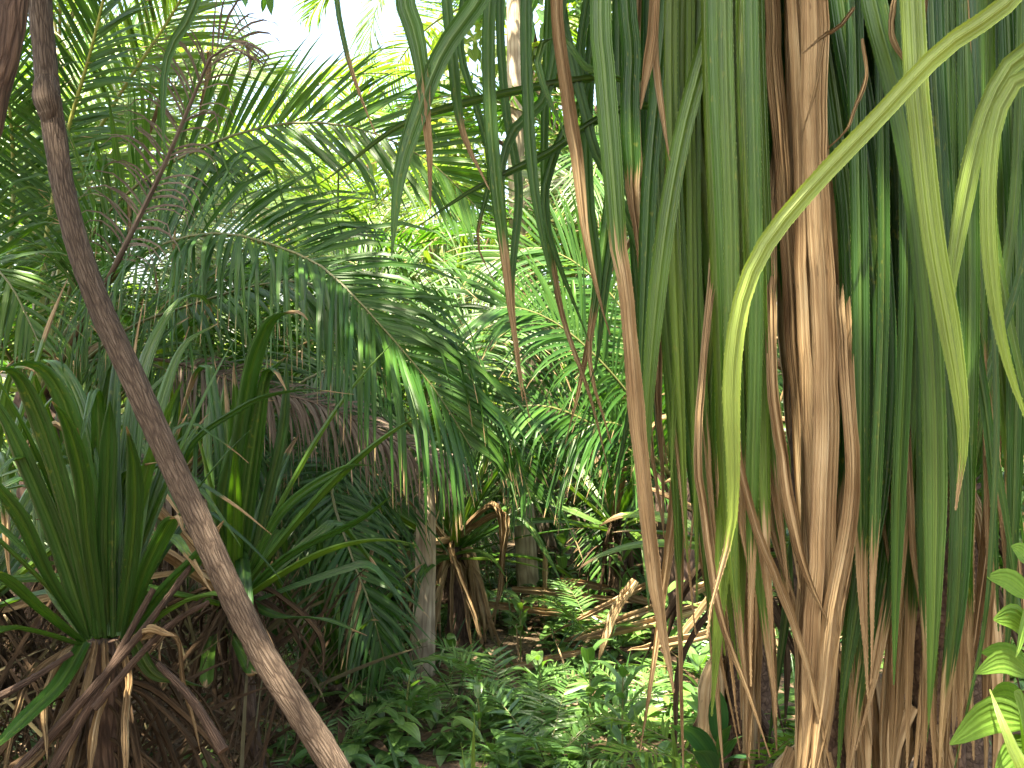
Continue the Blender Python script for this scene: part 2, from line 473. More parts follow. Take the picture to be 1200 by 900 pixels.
# ------------------------------------------------------------------ camera, sky, sun
cam = bpy.data.objects.new('camera', bpy.data.cameras.new('camera'))
COL.objects.link(cam)
cam.location = (0, 0, CAMZ); cam.rotation_euler = (math.radians(90), 0, 0)
cam.data.lens = 36; cam.data.sensor_width = 36; cam.data.clip_end = 500; cam.data.clip_start = .05
S.camera = cam
EL, AZ = math.radians(66), math.radians(-150)
w = bpy.data.worlds.new('World'); S.world = w; w.use_nodes = True
wt = w.node_tree
sky = wt.nodes.new('ShaderNodeTexSky'); sky.sky_type = 'NISHITA'; sky.sun_disc = False
sky.sun_elevation = EL; sky.sun_rotation = AZ; sky.dust_density = 4; sky.air_density = 1.0; sky.ozone_density = 1.0
bg = wt.nodes['Background']; wt.links.new(sky.outputs[0], bg.inputs[0]); bg.inputs[1].default_value = .095
sd = bpy.data.lights.new('sun', 'SUN'); sd.energy = 5.0; sd.angle = math.radians(.6); sd.color = (1, .95, .86)
so = bpy.data.objects.new('sun', sd); COL.objects.link(so)
so.rotation_euler = Vector((-math.sin(AZ) * math.cos(EL), -math.cos(AZ) * math.cos(EL), -math.sin(EL))).to_track_quat('-Z', 'Y').to_euler()
S.view_settings.view_transform = 'Standard'; S.view_settings.look = 'None'; S.view_settings.gamma = 1
S.view_settings.exposure = 3.3
S.view_settings.use_white_balance = True
S.view_settings.white_balance_temperature = 7500
S.view_settings.white_balance_tint = 10
S.cycles.max_bounces = 8; S.cycles.diffuse_bounces = 5; S.cycles.glossy_bounces = 2; S.cycles.transmission_bounces = 5
S.cycles.use_denoising = True

# ------------------------------------------------------------------ ground
def gz(x, y):
    return .05 * np.sin(x * 1.3 + .5) * np.cos(y * .9) + .03 * np.sin(x * 3.1 + y * 2.3)


gx = np.concatenate([np.linspace(-45, -9, 14), np.linspace(-8, 8, 90), np.linspace(9, 45, 14)])
gy = np.concatenate([np.linspace(-20, -3, 12), np.linspace(-2, 16, 110), np.linspace(18, 60, 14)])
X, Y = np.meshgrid(gx, gy)
V = np.stack([X, Y, gz(X, Y) + rng.normal(0, .006, X.shape)], -1)
i = np.arange(X.size).reshape(X.shape)
mb = MB(); mb.add(V, np.stack([X, Y], -1), (.5, 0, 0), quads=np.stack([i[:-1, :-1], i[:-1, 1:], i[1:, 1:], i[1:, :-1]], -1))
g = mb.build('ground', M_SOIL); tag(g, kind='structure')

# ------------------------------------------------------------------ screw pines at the right, leaf by leaf
def crown_start(c, p0, p1):
    """points that lead a hanging leaf out of the crown at c and over into its first visible point"""
    up = nrm(p0 - p1) * .5 + nrm(c - p0) * .2 + UP * .3
    q = p0 + up * min(.42, max(.12, (c[2] - p0[2]) * .5))
    mid = c * .5 + q * .5 + np.array([0, 0, .12])
    return [c, mid, q]


def hang(parent, crown, pts, wpx, D, dead=2.0, tint=.5, yel=0.0, twist=None, D1=None, teeth=True, fold=1.0, alldead=False, top=True, taper=.45, lbl=None):
    n = len(pts)
    D1 = D if D1 is None else D1
    P = [U(a, b, D + (D1 - D) * i / (n - 1)) for i, (a, b) in enumerate(pts)]
    Pv = np.array(P); Lv = np.linalg.norm(np.diff(Pv, axis=0), axis=1).sum()
    lead = crown_start(crown, P[0], P[1]) if top else []
    if alldead and pts[0][1] >= 420:            # old leaves hang from the stem below the crown
        sb = ORG[parent.name]
        lead = [np.array([sb[0] * .2 + P[0][0] * .8, sb[1] * .3 + P[0][1] * .7, P[0][2] + .4])]
    full = lead + P
    fa = np.array(full); Lf = np.linalg.norm(np.diff(fa, axis=0), axis=1).sum()
    d = dead if dead > 1 else 1 - (1 - dead) * Lv / Lf
    tw = twist if twist is not None else (rng.uniform(-.5, .5), rng.uniform(-.5, .5))
    mb = MB()
    strap(mb, full, wpx * D / 1200 * .92, twist=tw, dead=d, tint=tint, yel=yel, m=max(30, int(Lf * 26)), teeth=teeth, fold=fold, alldead=alldead, base=.12 if alldead and pts[0][1] >= 420 else .75, taper=taper * Lv / Lf if taper else .3)
    o = mb.build('dead_leaf' if alldead else 'leaf', M_STRAPD if alldead else M_STRAP, parent)
    if lbl:
        o['label'] = lbl
    return o


PA = thing('screw_pine', 'big screw pine with a thick tan bundle of dead leaves among hanging green straps', 'screw pine', (U(955, 450, 2.15)[0], 2.15, 0), 'tall screw pines at the path side')
PB = thing('screw_pine', 'tall screw pine with bare brown scaly stem and pale green straps at the right edge', 'screw pine', (U(1092, 450, 2.1)[0], 2.1, 0), 'tall screw pines at the path side')
PC = thing('screw_pine', 'screw pine whose thinner straps hang in front of the bright gap, some with brown tips', 'screw pine', (U(862, 450, 2.7)[0], 2.7, 0), 'tall screw pines at the path side')
CA, CB, CC = U(955, -430, 2.0), U(1110, -430, 2.05), U(800, -260, 2.5)
for Pn, cr, D, u0, r0 in ((PA, CA, 2.15, 955, .045), (PB, CB, 2.1, 1092, .05), (PC, CC, 2.7, 862, .04)):
    mb = MB(); b0 = ORG[Pn.name]
    tube(mb, [b0 + [0, 0, -.1], b0 + [.02, 0, .6], b0 + [0, .02, 1.3], (b0 * .3 + cr * .7) * [1, 1, 0] + [0, 0, 2.1], cr + [0, 0, .05]], [r0 * 1.25, r0, r0, r0 * .95, r0 * .8], sides=16, m=60, rough=.03)
    mb.build('stem', M_SCREW, Pn)
    for k in range(5):
        a = k * 1.27 + D; q = b0 + [.32 * math.cos(a), .32 * math.sin(a), -.06]; s0 = b0 + [0, 0, .55 + .07 * k]
        mb = MB(); tube(mb, [s0, (s0 * .6 + q * .4) + [0, 0, .05], q], [.014, .017, .02], sides=8, m=14)
        mb.build('prop_root', M_SCREW, Pn)

A = []
# (points, width px, distance, dead from, tint, yellow, ...)
hang(PA, CA, [(704, -10), (709, 90), (717, 190), (724, 290), (733, 340), (741, 430), (753, 560), (769, 690), (790, 812)], 27, 1.55, dead=.36, tint=.35, yel=.1, twist=(.1, .25), taper=.2, lbl='green strap with yellow midline and a long tan dead tip')
hang(PA, CA, [(842, -10), (822, 70), (799, 160), (778, 280), (762, 430), (757, 560), (762, 640)], 23, 1.62, tint=.45, yel=.12, twist=(-.1, .2))
hang(PA, CA, [(782, -10), (772, 90), (762, 200), (757, 300), (752, 420), (751, 520)], 20, 1.75, tint=.3)
hang(PA, CA, [(815, -10), (812, 160), (814, 330), (822, 480), (832, 600), (850, 720), (868, 860)], 19, 1.7, dead=.6, tint=.5, yel=.1)
hang(PA, CA, [(835, -10), (832, 150), (838, 320), (846, 470), (858, 600), (872, 720), (877, 870)], 24, 1.78, dead=.62, tint=.4)
hang(PA, CA, [(852, -10), (848, 120), (853, 260), (858, 420), (868, 580), (880, 690)], 20, 1.68, tint=.6, yel=.15)
hang(PA, CA, [(874, -10), (871, 100), (876, 200), (885, 330), (896, 400), (909, 470), (924, 600), (938, 690)], 20, 1.58, dead=.9, tint=.75, yel=.3, twist=(0, .5))
hang(PA, CA, [(800, -10), (795, 170), (800, 330), (806, 480), (818, 610), (838, 740), (866, 880)], 16, 1.85, dead=.7, tint=.25)
hang(PA, CA, [(893, -10), (897, 160), (895, 330), (905, 500), (915, 640), (945, 770), (965, 880)], 22, 1.85, dead=.55, tint=.35)
hang(PA, CA, [(905, 40), (915, 190), (925, 330), (938, 500), (946, 650), (944, 780), (930, 910)], 26, 1.66, alldead=True, tint=.3, fold=2.2, twist=(.2, -.3), taper=.25)
hang(PA, CA, [(941, -10), (943, 130), (951, 290), (957, 450), (958, 600), (950, 750), (935, 930)], 40, 1.6, alldead=True, tint=.55, fold=1.5, twist=(-.1, .15), taper=.2)
hang(PA, CA, [(958, -10), (966, 150), (972, 300), (975, 450), (968, 600), (962, 750), (945, 930)], 34, 1.63, alldead=True, tint=.7, fold=2.0, twist=(.3, .1), taper=.2)
hang(PA, CA, [(952, -10), (955, 140), (962, 300), (967, 460), (963, 620), (955, 780), (940, 930)], 44, 1.57, alldead=True, tint=.62, fold=.8, twist=(.05, .1), taper=.15, lbl='broad flat tan dead leaf in the middle of the bundle')
hang(PA, CA, [(930, -10), (938, 150), (944, 320), (950, 480), (956, 620), (958, 760)], 30, 1.59, alldead=True, tint=.4, fold=1.1, twist=(-.2, .1), taper=.2)
hang(PA, CA, [(926, -10), (934, 200), (942, 400), (950, 560), (962, 700), (966, 900)], 22, 1.68, alldead=True, tint=.15, fold=2.2, taper=.2)
hang(PA, CA, [(970, -10), (980, 200), (986, 350), (984, 520), (976, 640), (960, 800)], 22, 1.68, alldead=True, tint=.9, fold=2.5, taper=.3)
hang(PA, CA, [(965, -10), (982, 120), (998, 240), (1004, 380), (1003, 500), (996, 600), (982, 700), (965, 800), (952, 910)], 40, 1.62, dead=.64, tint=.2, twist=(.15, -.15), taper=.2, lbl='wide dark green strap browning along its lower half')
hang(PA, CA, [(985, -10), (1008, 130), (1026, 280), (1033, 430), (1024, 580), (1006, 700), (986, 830)], 40, 1.6, tint=.08, twist=(-.1, .2), taper=.3)
hang(PA, CA, [(1000, -10), (1028, 160), (1042, 330), (1044, 480), (1030, 620), (1014, 760), (998, 900)], 34, 1.68, tint=.15, dead=.93, twist=(.2, 0), taper=.3)
hang(PA, CA, [(1020, -20), (1050, 100), (1069, 200), (1082, 300), (1092, 420), (1096, 560), (1094, 720), (1088, 850)], 38, 1.52, tint=.35, yel=.08, twist=(0, .3), taper=.3)
hang(PA, CA, [(1040, 10), (1052, 200), (1060, 380), (1058, 560), (1046, 680), (1026, 790), (1004, 880)], 26, 1.65, tint=.12, dead=.83, twist=(-.3, .1))
hang(PA, CA, [(1012, 100), (1040, 300), (1052, 480), (1054, 640), (1044, 780), (1036, 930)], 30, 1.78, alldead=True, tint=.5, fold=1.6)
hang(PA, CA, [(1030, 200), (1062, 420), (1066, 600), (1056, 740), (1046, 920)], 30, 1.74, alldead=True, tint=.75, fold=1.4, taper=.2)
hang(PA, CA, [(905, 420), (918, 540), (935, 640), (955, 700), (970, 730)], 20, 1.56, alldead=True, tint=.6, fold=1.8, top=True)
hang(PA, CA, [(860, 480), (880, 600), (912, 680), (945, 770), (975, 905)], 16, 1.55, alldead=True, tint=.4, fold=1.8)
hang(PA, CA, [(820, 500), (826, 600), (844, 720), (872, 800), (902, 888)], 13, 1.5, alldead=True, tint=.6, fold=1.8)
hang(PA, CA, [(850, 540), (858, 640), (872, 740), (876, 890)], 24, 1.7, alldead=True, tint=.45, fold=1.5)
hang(PA, CA, [(880, 560), (892, 660), (903, 760), (910, 880)], 20, 1.72, alldead=True, tint=.3, fold=1.5)
hang(PA, CA, [(999, 480), (996, 600), (981, 695), (968, 800), (948, 930)], 27, 1.55, alldead=True, tint=.5, fold=1.7, taper=.2)
hang(PA, CA, [(985, 500), (1012, 640), (1020, 740), (1012, 860), (1018, 930)], 22, 1.72, alldead=True, tint=.2, fold=1.7)
hang(PA, CA, [(847, 280), (850, 380), (862, 470), (875, 600), (893, 700)], 17, 1.66, alldead=True, tint=.7, fold=1.6)
hang(PA, CA, [(884, 270), (889, 390), (896, 500), (905, 620), (935, 720), (945, 820)], 13, 1.62, alldead=True, tint=.6, fold=1.6)
# long leaf that crosses in front and turns down
hang(PA, U(1330, -230, 1.6), [(1192, -8), (1105, 58), (1025, 142), (960, 210), (905, 275), (876, 330), (862, 392), (857, 460), (859, 540), (858, 610), (846, 665), (833, 715), (829, 748)], 25, 1.32, dead=.87, tint=.9, yel=.55, twist=(.5, .05), taper=.33, lbl='bright yellow-green strap crossing diagonally and folding down to a white curled tip')
# screw pine B
hang(PB, CB, [(1072, 60), (1080, 160), (1094, 280), (1112, 380), (1126, 470), (1128, 530), (1119, 598)], 34, 1.45, dead=.9, tint=.9, yel=.35, twist=(0, .2), taper=.4)
hang(PB, CB, [(1230, 20), (1185, 75), (1160, 120), (1140, 185), (1122, 280), (1113, 350), (1112, 420)], 26, 1.48, tint=.85, yel=.3, twist=(.3, 0))
hang(PB, CB, [(1235, 60), (1190, 95), (1166, 145), (1158, 220), (1160, 300), (1170, 380), (1188, 450), (1215, 520)], 20, 1.42, tint=.9, yel=.35, twist=(.3, -.2))
hang(PB, CB, [(1120, 0), (1127, 200), (1140, 380), (1158, 500), (1166, 620), (1170, 740)], 16, 1.6, tint=.1)
hang(PB, CB, [(1092, 0), (1102, 200), (1115, 400), (1126, 560), (1122, 700), (1112, 790), (1100, 905)], 33, 1.58, dead=.88, tint=.12, twist=(0, .25), taper=.25)
hang(PB, CB, [(1075, 100), (1090, 300), (1100, 500), (1098, 650), (1094, 760), (1086, 870)], 24, 1.62, tint=.2, twist=(.4, 0))
hang(PB, CB, [(1145, 100), (1160, 300), (1168, 480), (1163, 620), (1154, 730), (1134, 830), (1112, 930)], 13, 1.5, tint=.1, twist=(.6, .4))
hang(PB, CB, [(1180, -10), (1186, 150), (1192, 330), (1190, 520), (1184, 700), (1176, 800)], 26, 1.8, tint=.15)
hang(PB, CB, [(1140, -10), (1136, 200), (1146, 420), (1178, 600), (1196, 740)], 22, 1.75, tint=.3)
hang(PB, CB, [(1130, -10), (1136, 60), (1138, 130)], 26, 1.6, alldead=True, tint=.5, fold=2)
hang(PB, CB, [(1060, -20), (1063, 60), (1066, 130)], 16, 1.62, alldead=True, tint=.5, fold=2)
hang(PB, CB, [(1066, 560), (1070, 650), (1083, 740), (1079, 900)], 12, 1.6, alldead=True, tint=.6, fold=1.8)
hang(PB, CB, [(1108, 300), (1116, 520), (1122, 660), (1112, 800), (1106, 930)], 22, 1.75, alldead=True, tint=.3, fold=1.8)
hang(PB, CB, [(1150, 200), (1166, 480), (1150, 700), (1126, 860), (1120, 940)], 20, 1.95, alldead=True, tint=.1, fold=1.8)
hang(PB, CB, [(1215, 100), (1200, 300), (1150, 460), (1120, 600), (1085, 690)], 12, 1.7, tint=.2, twist=(.5, .2))
# screw pine C, the thinner curtain
hang(PC, CC, [(652, -10), (662, 80), (676, 180), (685, 270), (697, 330), (716, 392)], 22, 1.75, alldead=True, tint=.8, fold=1.5, taper=.6)
hang(PC, CC, [(768, -10), (764, 45), (757, 90), (750, 128)], 18, 1.6, alldead=True, tint=.95, fold=1.5)
hang(PC, CC, [(768, 30), (770, 80), (776, 130), (784, 188)], 11, 1.62, alldead=True, tint=.9, fold=1.5)
hang(PC, CC, [(575, -10), (573, 100), (580, 200), (590, 290), (600, 370), (612, 470)], 17, 2.1, dead=.62, tint=.4)
hang(PC, CC, [(586, -10), (592, 120), (608, 220), (600, 330), (608, 420), (621, 490)], 11, 2.3, dead=.7, tint=.3)
hang(PC, CC, [(617, -10), (619, 130), (625, 210), (636, 280), (650, 340)], 15, 2.1, tint=.35)
hang(PC, CC, [(572, -20), (553, 12), (518, 62), (490, 133), (468, 207), (459, 300)], 25, 2.0, tint=.4, twist=(.3, -.2))
hang(PC, CC, [(473, -20), (484, 30), (494, 75), (500, 130), (503, 190), (505, 245)], 26, 2.0, dead=.45, tint=.5, taper=.8)
hang(PC, CC, [(524, -20), (529, 50), (537, 127), (548, 168), (574, 222)], 14, 2.1, dead=.66, tint=.4)
hang(PC, CC, [(770, 82), (700, 91), (627, 102), (533, 124), (467, 148), (400, 198), (370, 218)], 13, 2.2, tint=.2, twist=(1.1, .9), top=True)
hang(PC, CC, [(790, 110), (735, 125), (690, 146), (645, 178), (600, 200), (550, 225), (512, 250), (492, 264)], 13, 2.2, tint=.15, twist=(1.1, .8))
hang(PC, CC, [(395, -20), (400, 30), (408, 70), (424, 118), (441, 158)], 7, 2.0, dead=.5, tint=.3)
hang(PC, CC, [(660, -10), (640, 110), (604, 150), (588, 200), (594, 280)], 14, 2.2, tint=.3)
hang(PC, CC, [(690, -10), (680, 60), (685, 110), (650, 180), (640, 260), (690, 400)], 13, 2.25, tint=.25)
hang(PC, CC, [(734, -10), (740, 60), (738, 120), (742, 220), (748, 290), (752, 340)], 24, 1.95, dead=.62, tint=.3)
hang(PC, CC, [(690, 80), (660, 40), (630, 60), (640, 110), (660, 150), (664, 166)], 9, 2.0, tint=.4)
hang(PC, CC, [(700, -10), (688, 130), (690, 240), (700, 330), (690, 420), (716, 520)], 15, 2.3, dead=.7, tint=.35)
hang(PC, CC, [(640, 100), (640, 250), (660, 370), (690, 460), (715, 560)], 11, 2.4, dead=.45, tint=.4)
hang(PC, CC, [(725, 60), (728, 200), (710, 330), (700, 420), (690, 450)], 15, 2.3, tint=.2)
hang(PC, CC, [(690, 150), (720, 220), (745, 280), (770, 360), (790, 450)], 13, 2.2, tint=.25)
hang(PC, CC, [(545, -10), (540, 60), (560, 130), (575, 200), (560, 280), (580, 330)], 10, 2.4, tint=.3, dead=.8)
hang(PC, CC, [(240, -30), (222, 20), (203, 50), (193, 85), (191, 150), (195, 182)], 13, 2.1, tint=.3, taper=.7)
# the fill behind: leaves of the same crowns, shade painted in as darker tints
r = np.random.default_rng(5)
for k in range(44):
    u = r.uniform(790, 1195); D = r.uniform(1.8, 2.5); vb = r.uniform(420, 950); du = r.normal(0, 22)
    pl, cr = (PA, CA) if u < 1075 else (PB, CB)
    dd = r.random()
    hang(pl, cr, [(u - du * .3, r.uniform(-30, 120)), (u, vb * .4), (u + du, vb * .75), (u + du * 1.8, vb)], r.uniform(20, 36), D, dead=r.choice([2, .7, .55]), tint=r.uniform(0, .45), alldead=dd < .25, teeth=False, fold=r.uniform(1, 2), twist=(r.uniform(-.9, .9), r.uniform(-.9, .9)))
for k in range(16):
    u = r.uniform(720, 830); D = r.uniform(2.4, 3.2); vb = r.uniform(350, 720); du = r.normal(0, 30)
    hang(PC, CC, [(u, r.uniform(0, 120)), (u + du * .2, vb * .4), (u + du, vb * .75), (u + du * 2, vb)], r.uniform(12, 20), D, dead=r.choice([2, .7, .55]), tint=r.uniform(0, .45), alldead=r.random() < .2, teeth=False, twist=(r.uniform(-.9, .9), r.uniform(-.9, .9)))
# the upper crowns, above the picture
for Pn, cr, sdd, n in ((PA, CA, 71, 26), (PB, CB, 72, 26), (PC, CC, 73, 16)):
    allm = MB()
    for mbx, isd in rosette(cr + [0, 0, .1], n, 1.25, .06, sdd, elev=(25, 88), droop=(.6, 1.8), m=14):
        off = allm.n
        for a_, b_, c_ in zip(mbx.v, mbx.uv, mbx.t):
            pass
        allm.v += mbx.v; allm.uv += mbx.uv; allm.t += mbx.t
        allm.q += [q + off for q in mbx.q]; allm.n += mbx.n
    allm.build('crown', M_STRAP, Pn)

# ------------------------------------------------------------------ leaning trunks at the left
def px(lst):
    return [U(*p) for p in lst]


LT = thing('leaning_tree', 'slender brown barked tree trunk leaning across the left side of the path', 'tree', (U(560, 1330, 2.02)[0], 2.02, 0))
mb = MB()
pts = [U(590, 1365, 2.0)] + px([(480, 1080, 2.0), (395, 905, 2.0), (300, 752, 2.02), (214, 570, 2.05), (160, 452, 2.08), (118, 362, 2.1), (92, 290, 2.12), (74, 220, 2.14), (66, 170, 2.15), (57, 110, 2.15), (50, 40, 2.16), (44, -30, 2.17), (20, -300, 2.2), (-40, -800, 2.4), (-60, -1150, 2.6)])
tube(mb, pts, [.031, .029, .0275, .0265, .026, .025, .0235, .0235, .0225, .0225, .022, .021, .02, .017, .012, .007], sides=22, m=260, rough=.03)
mb.build('trunk', M_BARK, LT)
mb = MB(); tube(mb, [U(54, 82, 2.155), U(54, 100, 2.145), U(55, 116, 2.14), U(59, 132, 2.145), U(62, 152, 2.15)], [.016, .024, .029, .025, .015], sides=16, m=24, rough=.04); mb.build('knot', M_BARK, LT)


def leaf_cloud(mb, C, R, n, size, r, flat=.8, asp=.42, tint=(.1, .9), sag=.5):
    """n little folded leaves spread through lumpy balls C (k,3) with radii R"""
    k = r.integers(0, len(C), n)
    d = nrm(r.normal(size=(n, 3))) * (r.random((n, 1)) ** .45) * R[k][:, None] * np.array([1, 1, flat])
    p = C[k] + d
    D = nrm(nrm(d) * .6 + r.normal(size=(n, 3)) * .8 - UP * sag)
    L = size * r.uniform(.6, 1.3, n)
    P, T = grow(p, D, L, 4, np.full(n, 2.0))
    sdv = nrm(np.cross(T[:, :1], nrm(r.normal(size=(n, 1, 3))))).repeat(4, 1)
    N = np.cross(sdv, T)
    W = (L[:, None] * asp / 2) * np.array([.3, 1, .8, .04])[None]
    ti = np.zeros((n, 4, 3)); ti[..., 0] = r.uniform(*tint, n)[:, None]
    ti[..., 2] = (r.random(n) ** 4 * .5)[:, None]
    ribbons(mb, P, W, sdv, N, FLATV, ti, L)


r = np.random.default_rng(21)
mb = MB()
top = U(-60, -1100, 2.6)
C = top + np.array([-.9, -.7, .2]) + r.normal(size=(9, 3)) * [.6, .5, .4]
leaf_cloud(mb, C, r.uniform(.3, .6, 9), 1500, .13, r)
mb.build('crown', M_BROAD, LT)
T2 = thing('tree', 'dark trunk cut off by the top left corner, beside the leaning trunk', 'tree', (-1.9, 2.6, 0))
mb = MB()
tube(mb, [np.array([-1.9, 2.6, -.1]), np.array([-1.75, 2.3, .9]), U(-60, 250, 1.9), U(-12, 110, 1.85), U(6, 40, 1.85), U(14, -20, 1.85), U(40, -250, 1.95), U(60, -700, 2.2)], [.045, .04, .036, .034, .032, .031, .026, .012], sides=16, m=70, rough=.02)
mb.build('trunk', M_DARKB, T2)
mb = MB(); C = U(60, -800, 2.3) + np.array([-.8, -.9, .5]) + r.normal(size=(9, 3)) * [.7, .5, .35]
leaf_cloud(mb, C, r.uniform(.3, .6, 9), 1500, .13, r); mb.build('crown', M_BROAD, T2)

def skirt(parent, B, n, Lr, w, seed, rad=(.1, .35), z=None, mat=None):
    r = np.random.default_rng(seed)
    B = np.asarray(B, float)
    for k in range(n):
        a = r.uniform(0, 6.28); rd = r.uniform(*rad)
        d = np.array([math.cos(a), math.sin(a), 0])
        z0 = B[2] + .05 - r.uniform(0, .2) if z is None else r.uniform(*z)
        ll = r.uniform(*Lr)
        P = [np.array([B[0], B[1], z0]) + d * .035, np.array([B[0], B[1], z0 - .12 * ll]) + d * (.03 + rd * .3), np.array([B[0], B[1], z0 - .5 * ll]) + d * rd * .75 + r.normal(0, .025, 3), np.array([B[0], B[1], max(.03, z0 - ll)]) + d * rd + r.normal(0, .05, 3) * [1, 1, 0]]
        mb = MB(); strap(mb, P, w * r.uniform(.7, 1.2), side=np.cross(d, UP), alldead=True, tint=r.random(), fold=r.uniform(1, 2.2), m=20, taper=.3, twist=(0, r.uniform(-.8, .8)))
        mb.build('dead_leaf', mat or M_STRAPD, parent)


skirt(PA, ORG[PA.name], 9, (.6, 1.3), .045, 401, (.06, .22), (.7, 1.7))
skirt(PB, ORG[PB.name], 9, (.6, 1.3), .045, 402, (.06, .2), (.6, 1.6))
skirt(PC, ORG[PC.name], 9, (.5, .9), .045, 403, (.05, .15), (.5, 1.2))
for pts, wd in (([(1002, 8), (985, 30), (962, 45), (940, 62)], 7), ([(966, 44), (958, 95), (938, 166)], 5), ([(1011, 45), (1015, 88), (1002, 128), (992, 152), (970, 174)], 6), ([(1050, -10), (1046, 40), (1064, 75), (1072, 90)], 8), ([(1086, -5), (1082, 30), (1084, 60)], 7)):
    hang(PA, CA, pts, wd, 1.5, alldead=True, tint=.4, top=False, fold=2.5)
r = np.random.default_rng(6)
for k in range(56):
    u = r.uniform(775, 892) if k < 26 else r.uniform(985, 1190); D = r.uniform(1.66, 1.85); vb = r.uniform(520, 800); du = r.normal(8, 14)
    pl, cr = (PA, CA) if u < 1075 else (PB, CB)
    hang(pl, cr, [(u - du * .3, -15), (u, vb * .4), (u + du, vb * .75), (u + du * 1.8, vb)], r.uniform(11, 22), D, dead=r.choice([2, .8, .7]), tint=r.uniform(.05, 1), yel=r.uniform(0, .15), twist=(r.uniform(-.6, .6), r.uniform(-.6, .6)))

r = np.random.default_rng(9)
for k in range(27):
    u = r.uniform(1000, 1150) if k < 14 else r.uniform(828, 893); D = r.uniform(1.55, 1.7); vb = r.uniform(780, 960) - (0 if k < 14 else 110); du = r.normal(-8 if k < 14 else 9, 8)
    pl, cr = (PA, CA) if u < 1075 else (PB, CB)
    hang(pl, cr, [(u - du * .3, -15), (u + 6, vb * .4), (u + du, vb * .75), (u + du * 2.2, vb)], r.uniform(16, 28), D, dead=r.choice([2, .88, .8]), tint=r.uniform(.1, .5) + (0 if k < 14 else .4), twist=(r.uniform(-.5, .5), r.uniform(-.5, .5)), taper=.25)  # left group gets lighter tints that paint its leaves as lit

# ------------------------------------------------------------------ screw pines at the left
def straps_px(parent, D, rows):
    for pts, wpx, tint, kw in rows:
        n = len(pts); dz = kw.pop('dz', 0.0)
        P = [U(a, b, D + dz * i / (n - 1)) for i, (a, b) in enumerate(pts)]
        mb = MB()
        dead = kw.pop('alldead', False)
        tw = kw.pop('twist', (rng.uniform(-.5, .5), rng.uniform(-.6, .6)))
        kw.setdefault('taper', .3)
        if not dead:
            kw.setdefault('dead', rng.choice([.9, .96, .98, 2]))
        strap(mb, P, wpx * D / 1200 * .72, tint=tint, twist=tw, alldead=dead, m=30, teeth=D < 3, **kw)
        mb.build('dead_leaf' if dead else 'leaf', M_STRAPD if dead else M_STRAP, parent)


def add_rosette(parent, *a, single=None, mat=None, **k):
    for mbx, isd in rosette(*a, **k):
        mbx.build('dead_leaf' if isd else 'leaf', M_STRAPD if isd else (mat or M_STRAP), parent)


B = U(118, 760, 2.7); B[2] = max(B[2], .3)
SL = thing('screw_pine', 'low screw pine with a fan of dark sword leaves arching beside the leaning trunk', 'screw pine', (B[0], B[1], 0), 'low screw pines by the path')
mb = MB(); tube(mb, [[B[0] + .08, B[1], -.05], [B[0] + .03, B[1], .4], B + [0, 0, .02]], [.045, .04, .045], sides=12, m=20, rough=.06); mb.build('stem', M_DARKB, SL)
straps_px(SL, 2.6, [
    ([(112, 745), (92, 650), (66, 550), (35, 465), (10, 432), (-25, 440)], 34, .15, dict(dz=-.4)),
    ([(118, 745), (110, 620), (85, 500), (58, 440), (25, 425), (-10, 440)], 32, .25, dict(dz=-.3)),
    ([(124, 745), (116, 600), (98, 490), (72, 432), (50, 424), (38, 440)], 30, .3, dict(dz=.2)),
    ([(128, 745), (124, 640), (126, 560), (128, 500), (129, 470)], 30, .1, dict(dz=-.2, taper=.2)),
    ([(135, 745), (138, 640), (146, 560), (158, 470), (172, 420), (195, 390), (222, 372)], 30, .35, dict(dz=.3)),
    ([(140, 745), (148, 630), (158, 520), (166, 440), (187, 385), (212, 350), (238, 348), (247, 366)], 28, .45, dict(dz=.4)),
    ([(145, 745), (160, 640), (175, 540), (190, 470), (215, 405), (255, 380)], 22, .5, dict(dz=.2)),
    ([(148, 740), (170, 670), (192, 625), (206, 605), (215, 622)], 26, .3, dict(dz=-.3, dead=.8)),
    ([(105, 745), (70, 640), (38, 560), (0, 480), (-40, 440)], 32, .2, dict(dz=-.2)),
    ([(100, 745), (55, 670), (20, 600), (-30, 540)], 30, .15, dict(dz=-.4)),
    ([(95, 750), (45, 710), (0, 672), (-50, 660)], 28, .3, dict(dz=-.5)),
    ([(95, 755), (50, 740), (5, 735), (-40, 760)], 26, .4, dict(dz=-.3)),
    ([(150, 745), (195, 690), (235, 650), (262, 610)], 24, .2, dict(dz=-.2)),
    ([(150, 750), (200, 712), (245, 695), (275, 700)], 22, .5, dict(dz=-.4)),
    ([(130, 745), (135, 630), (132, 520), (136, 430), (140, 390)], 26, .05, dict(dz=.1)),
    ([(120, 745), (104, 640), (96, 560), (80, 500), (62, 470)], 28, .12, dict(dz=-.6)),
    ([(140, 745), (155, 640), (158, 560), (150, 500)], 28, .08, dict(dz=-.5)),
    ([(100, 750), (70, 800), (30, 840), (-20, 890)], 26, .35, dict(dz=-.4)),
    ([(105, 750), (60, 690), (45, 630), (40, 560), (50, 700)][:4], 18, .5, dict(dz=.3)),
    ([(155, 750), (180, 790), (215, 800), (240, 805)], 24, .1, dict(dz=.1)),
])
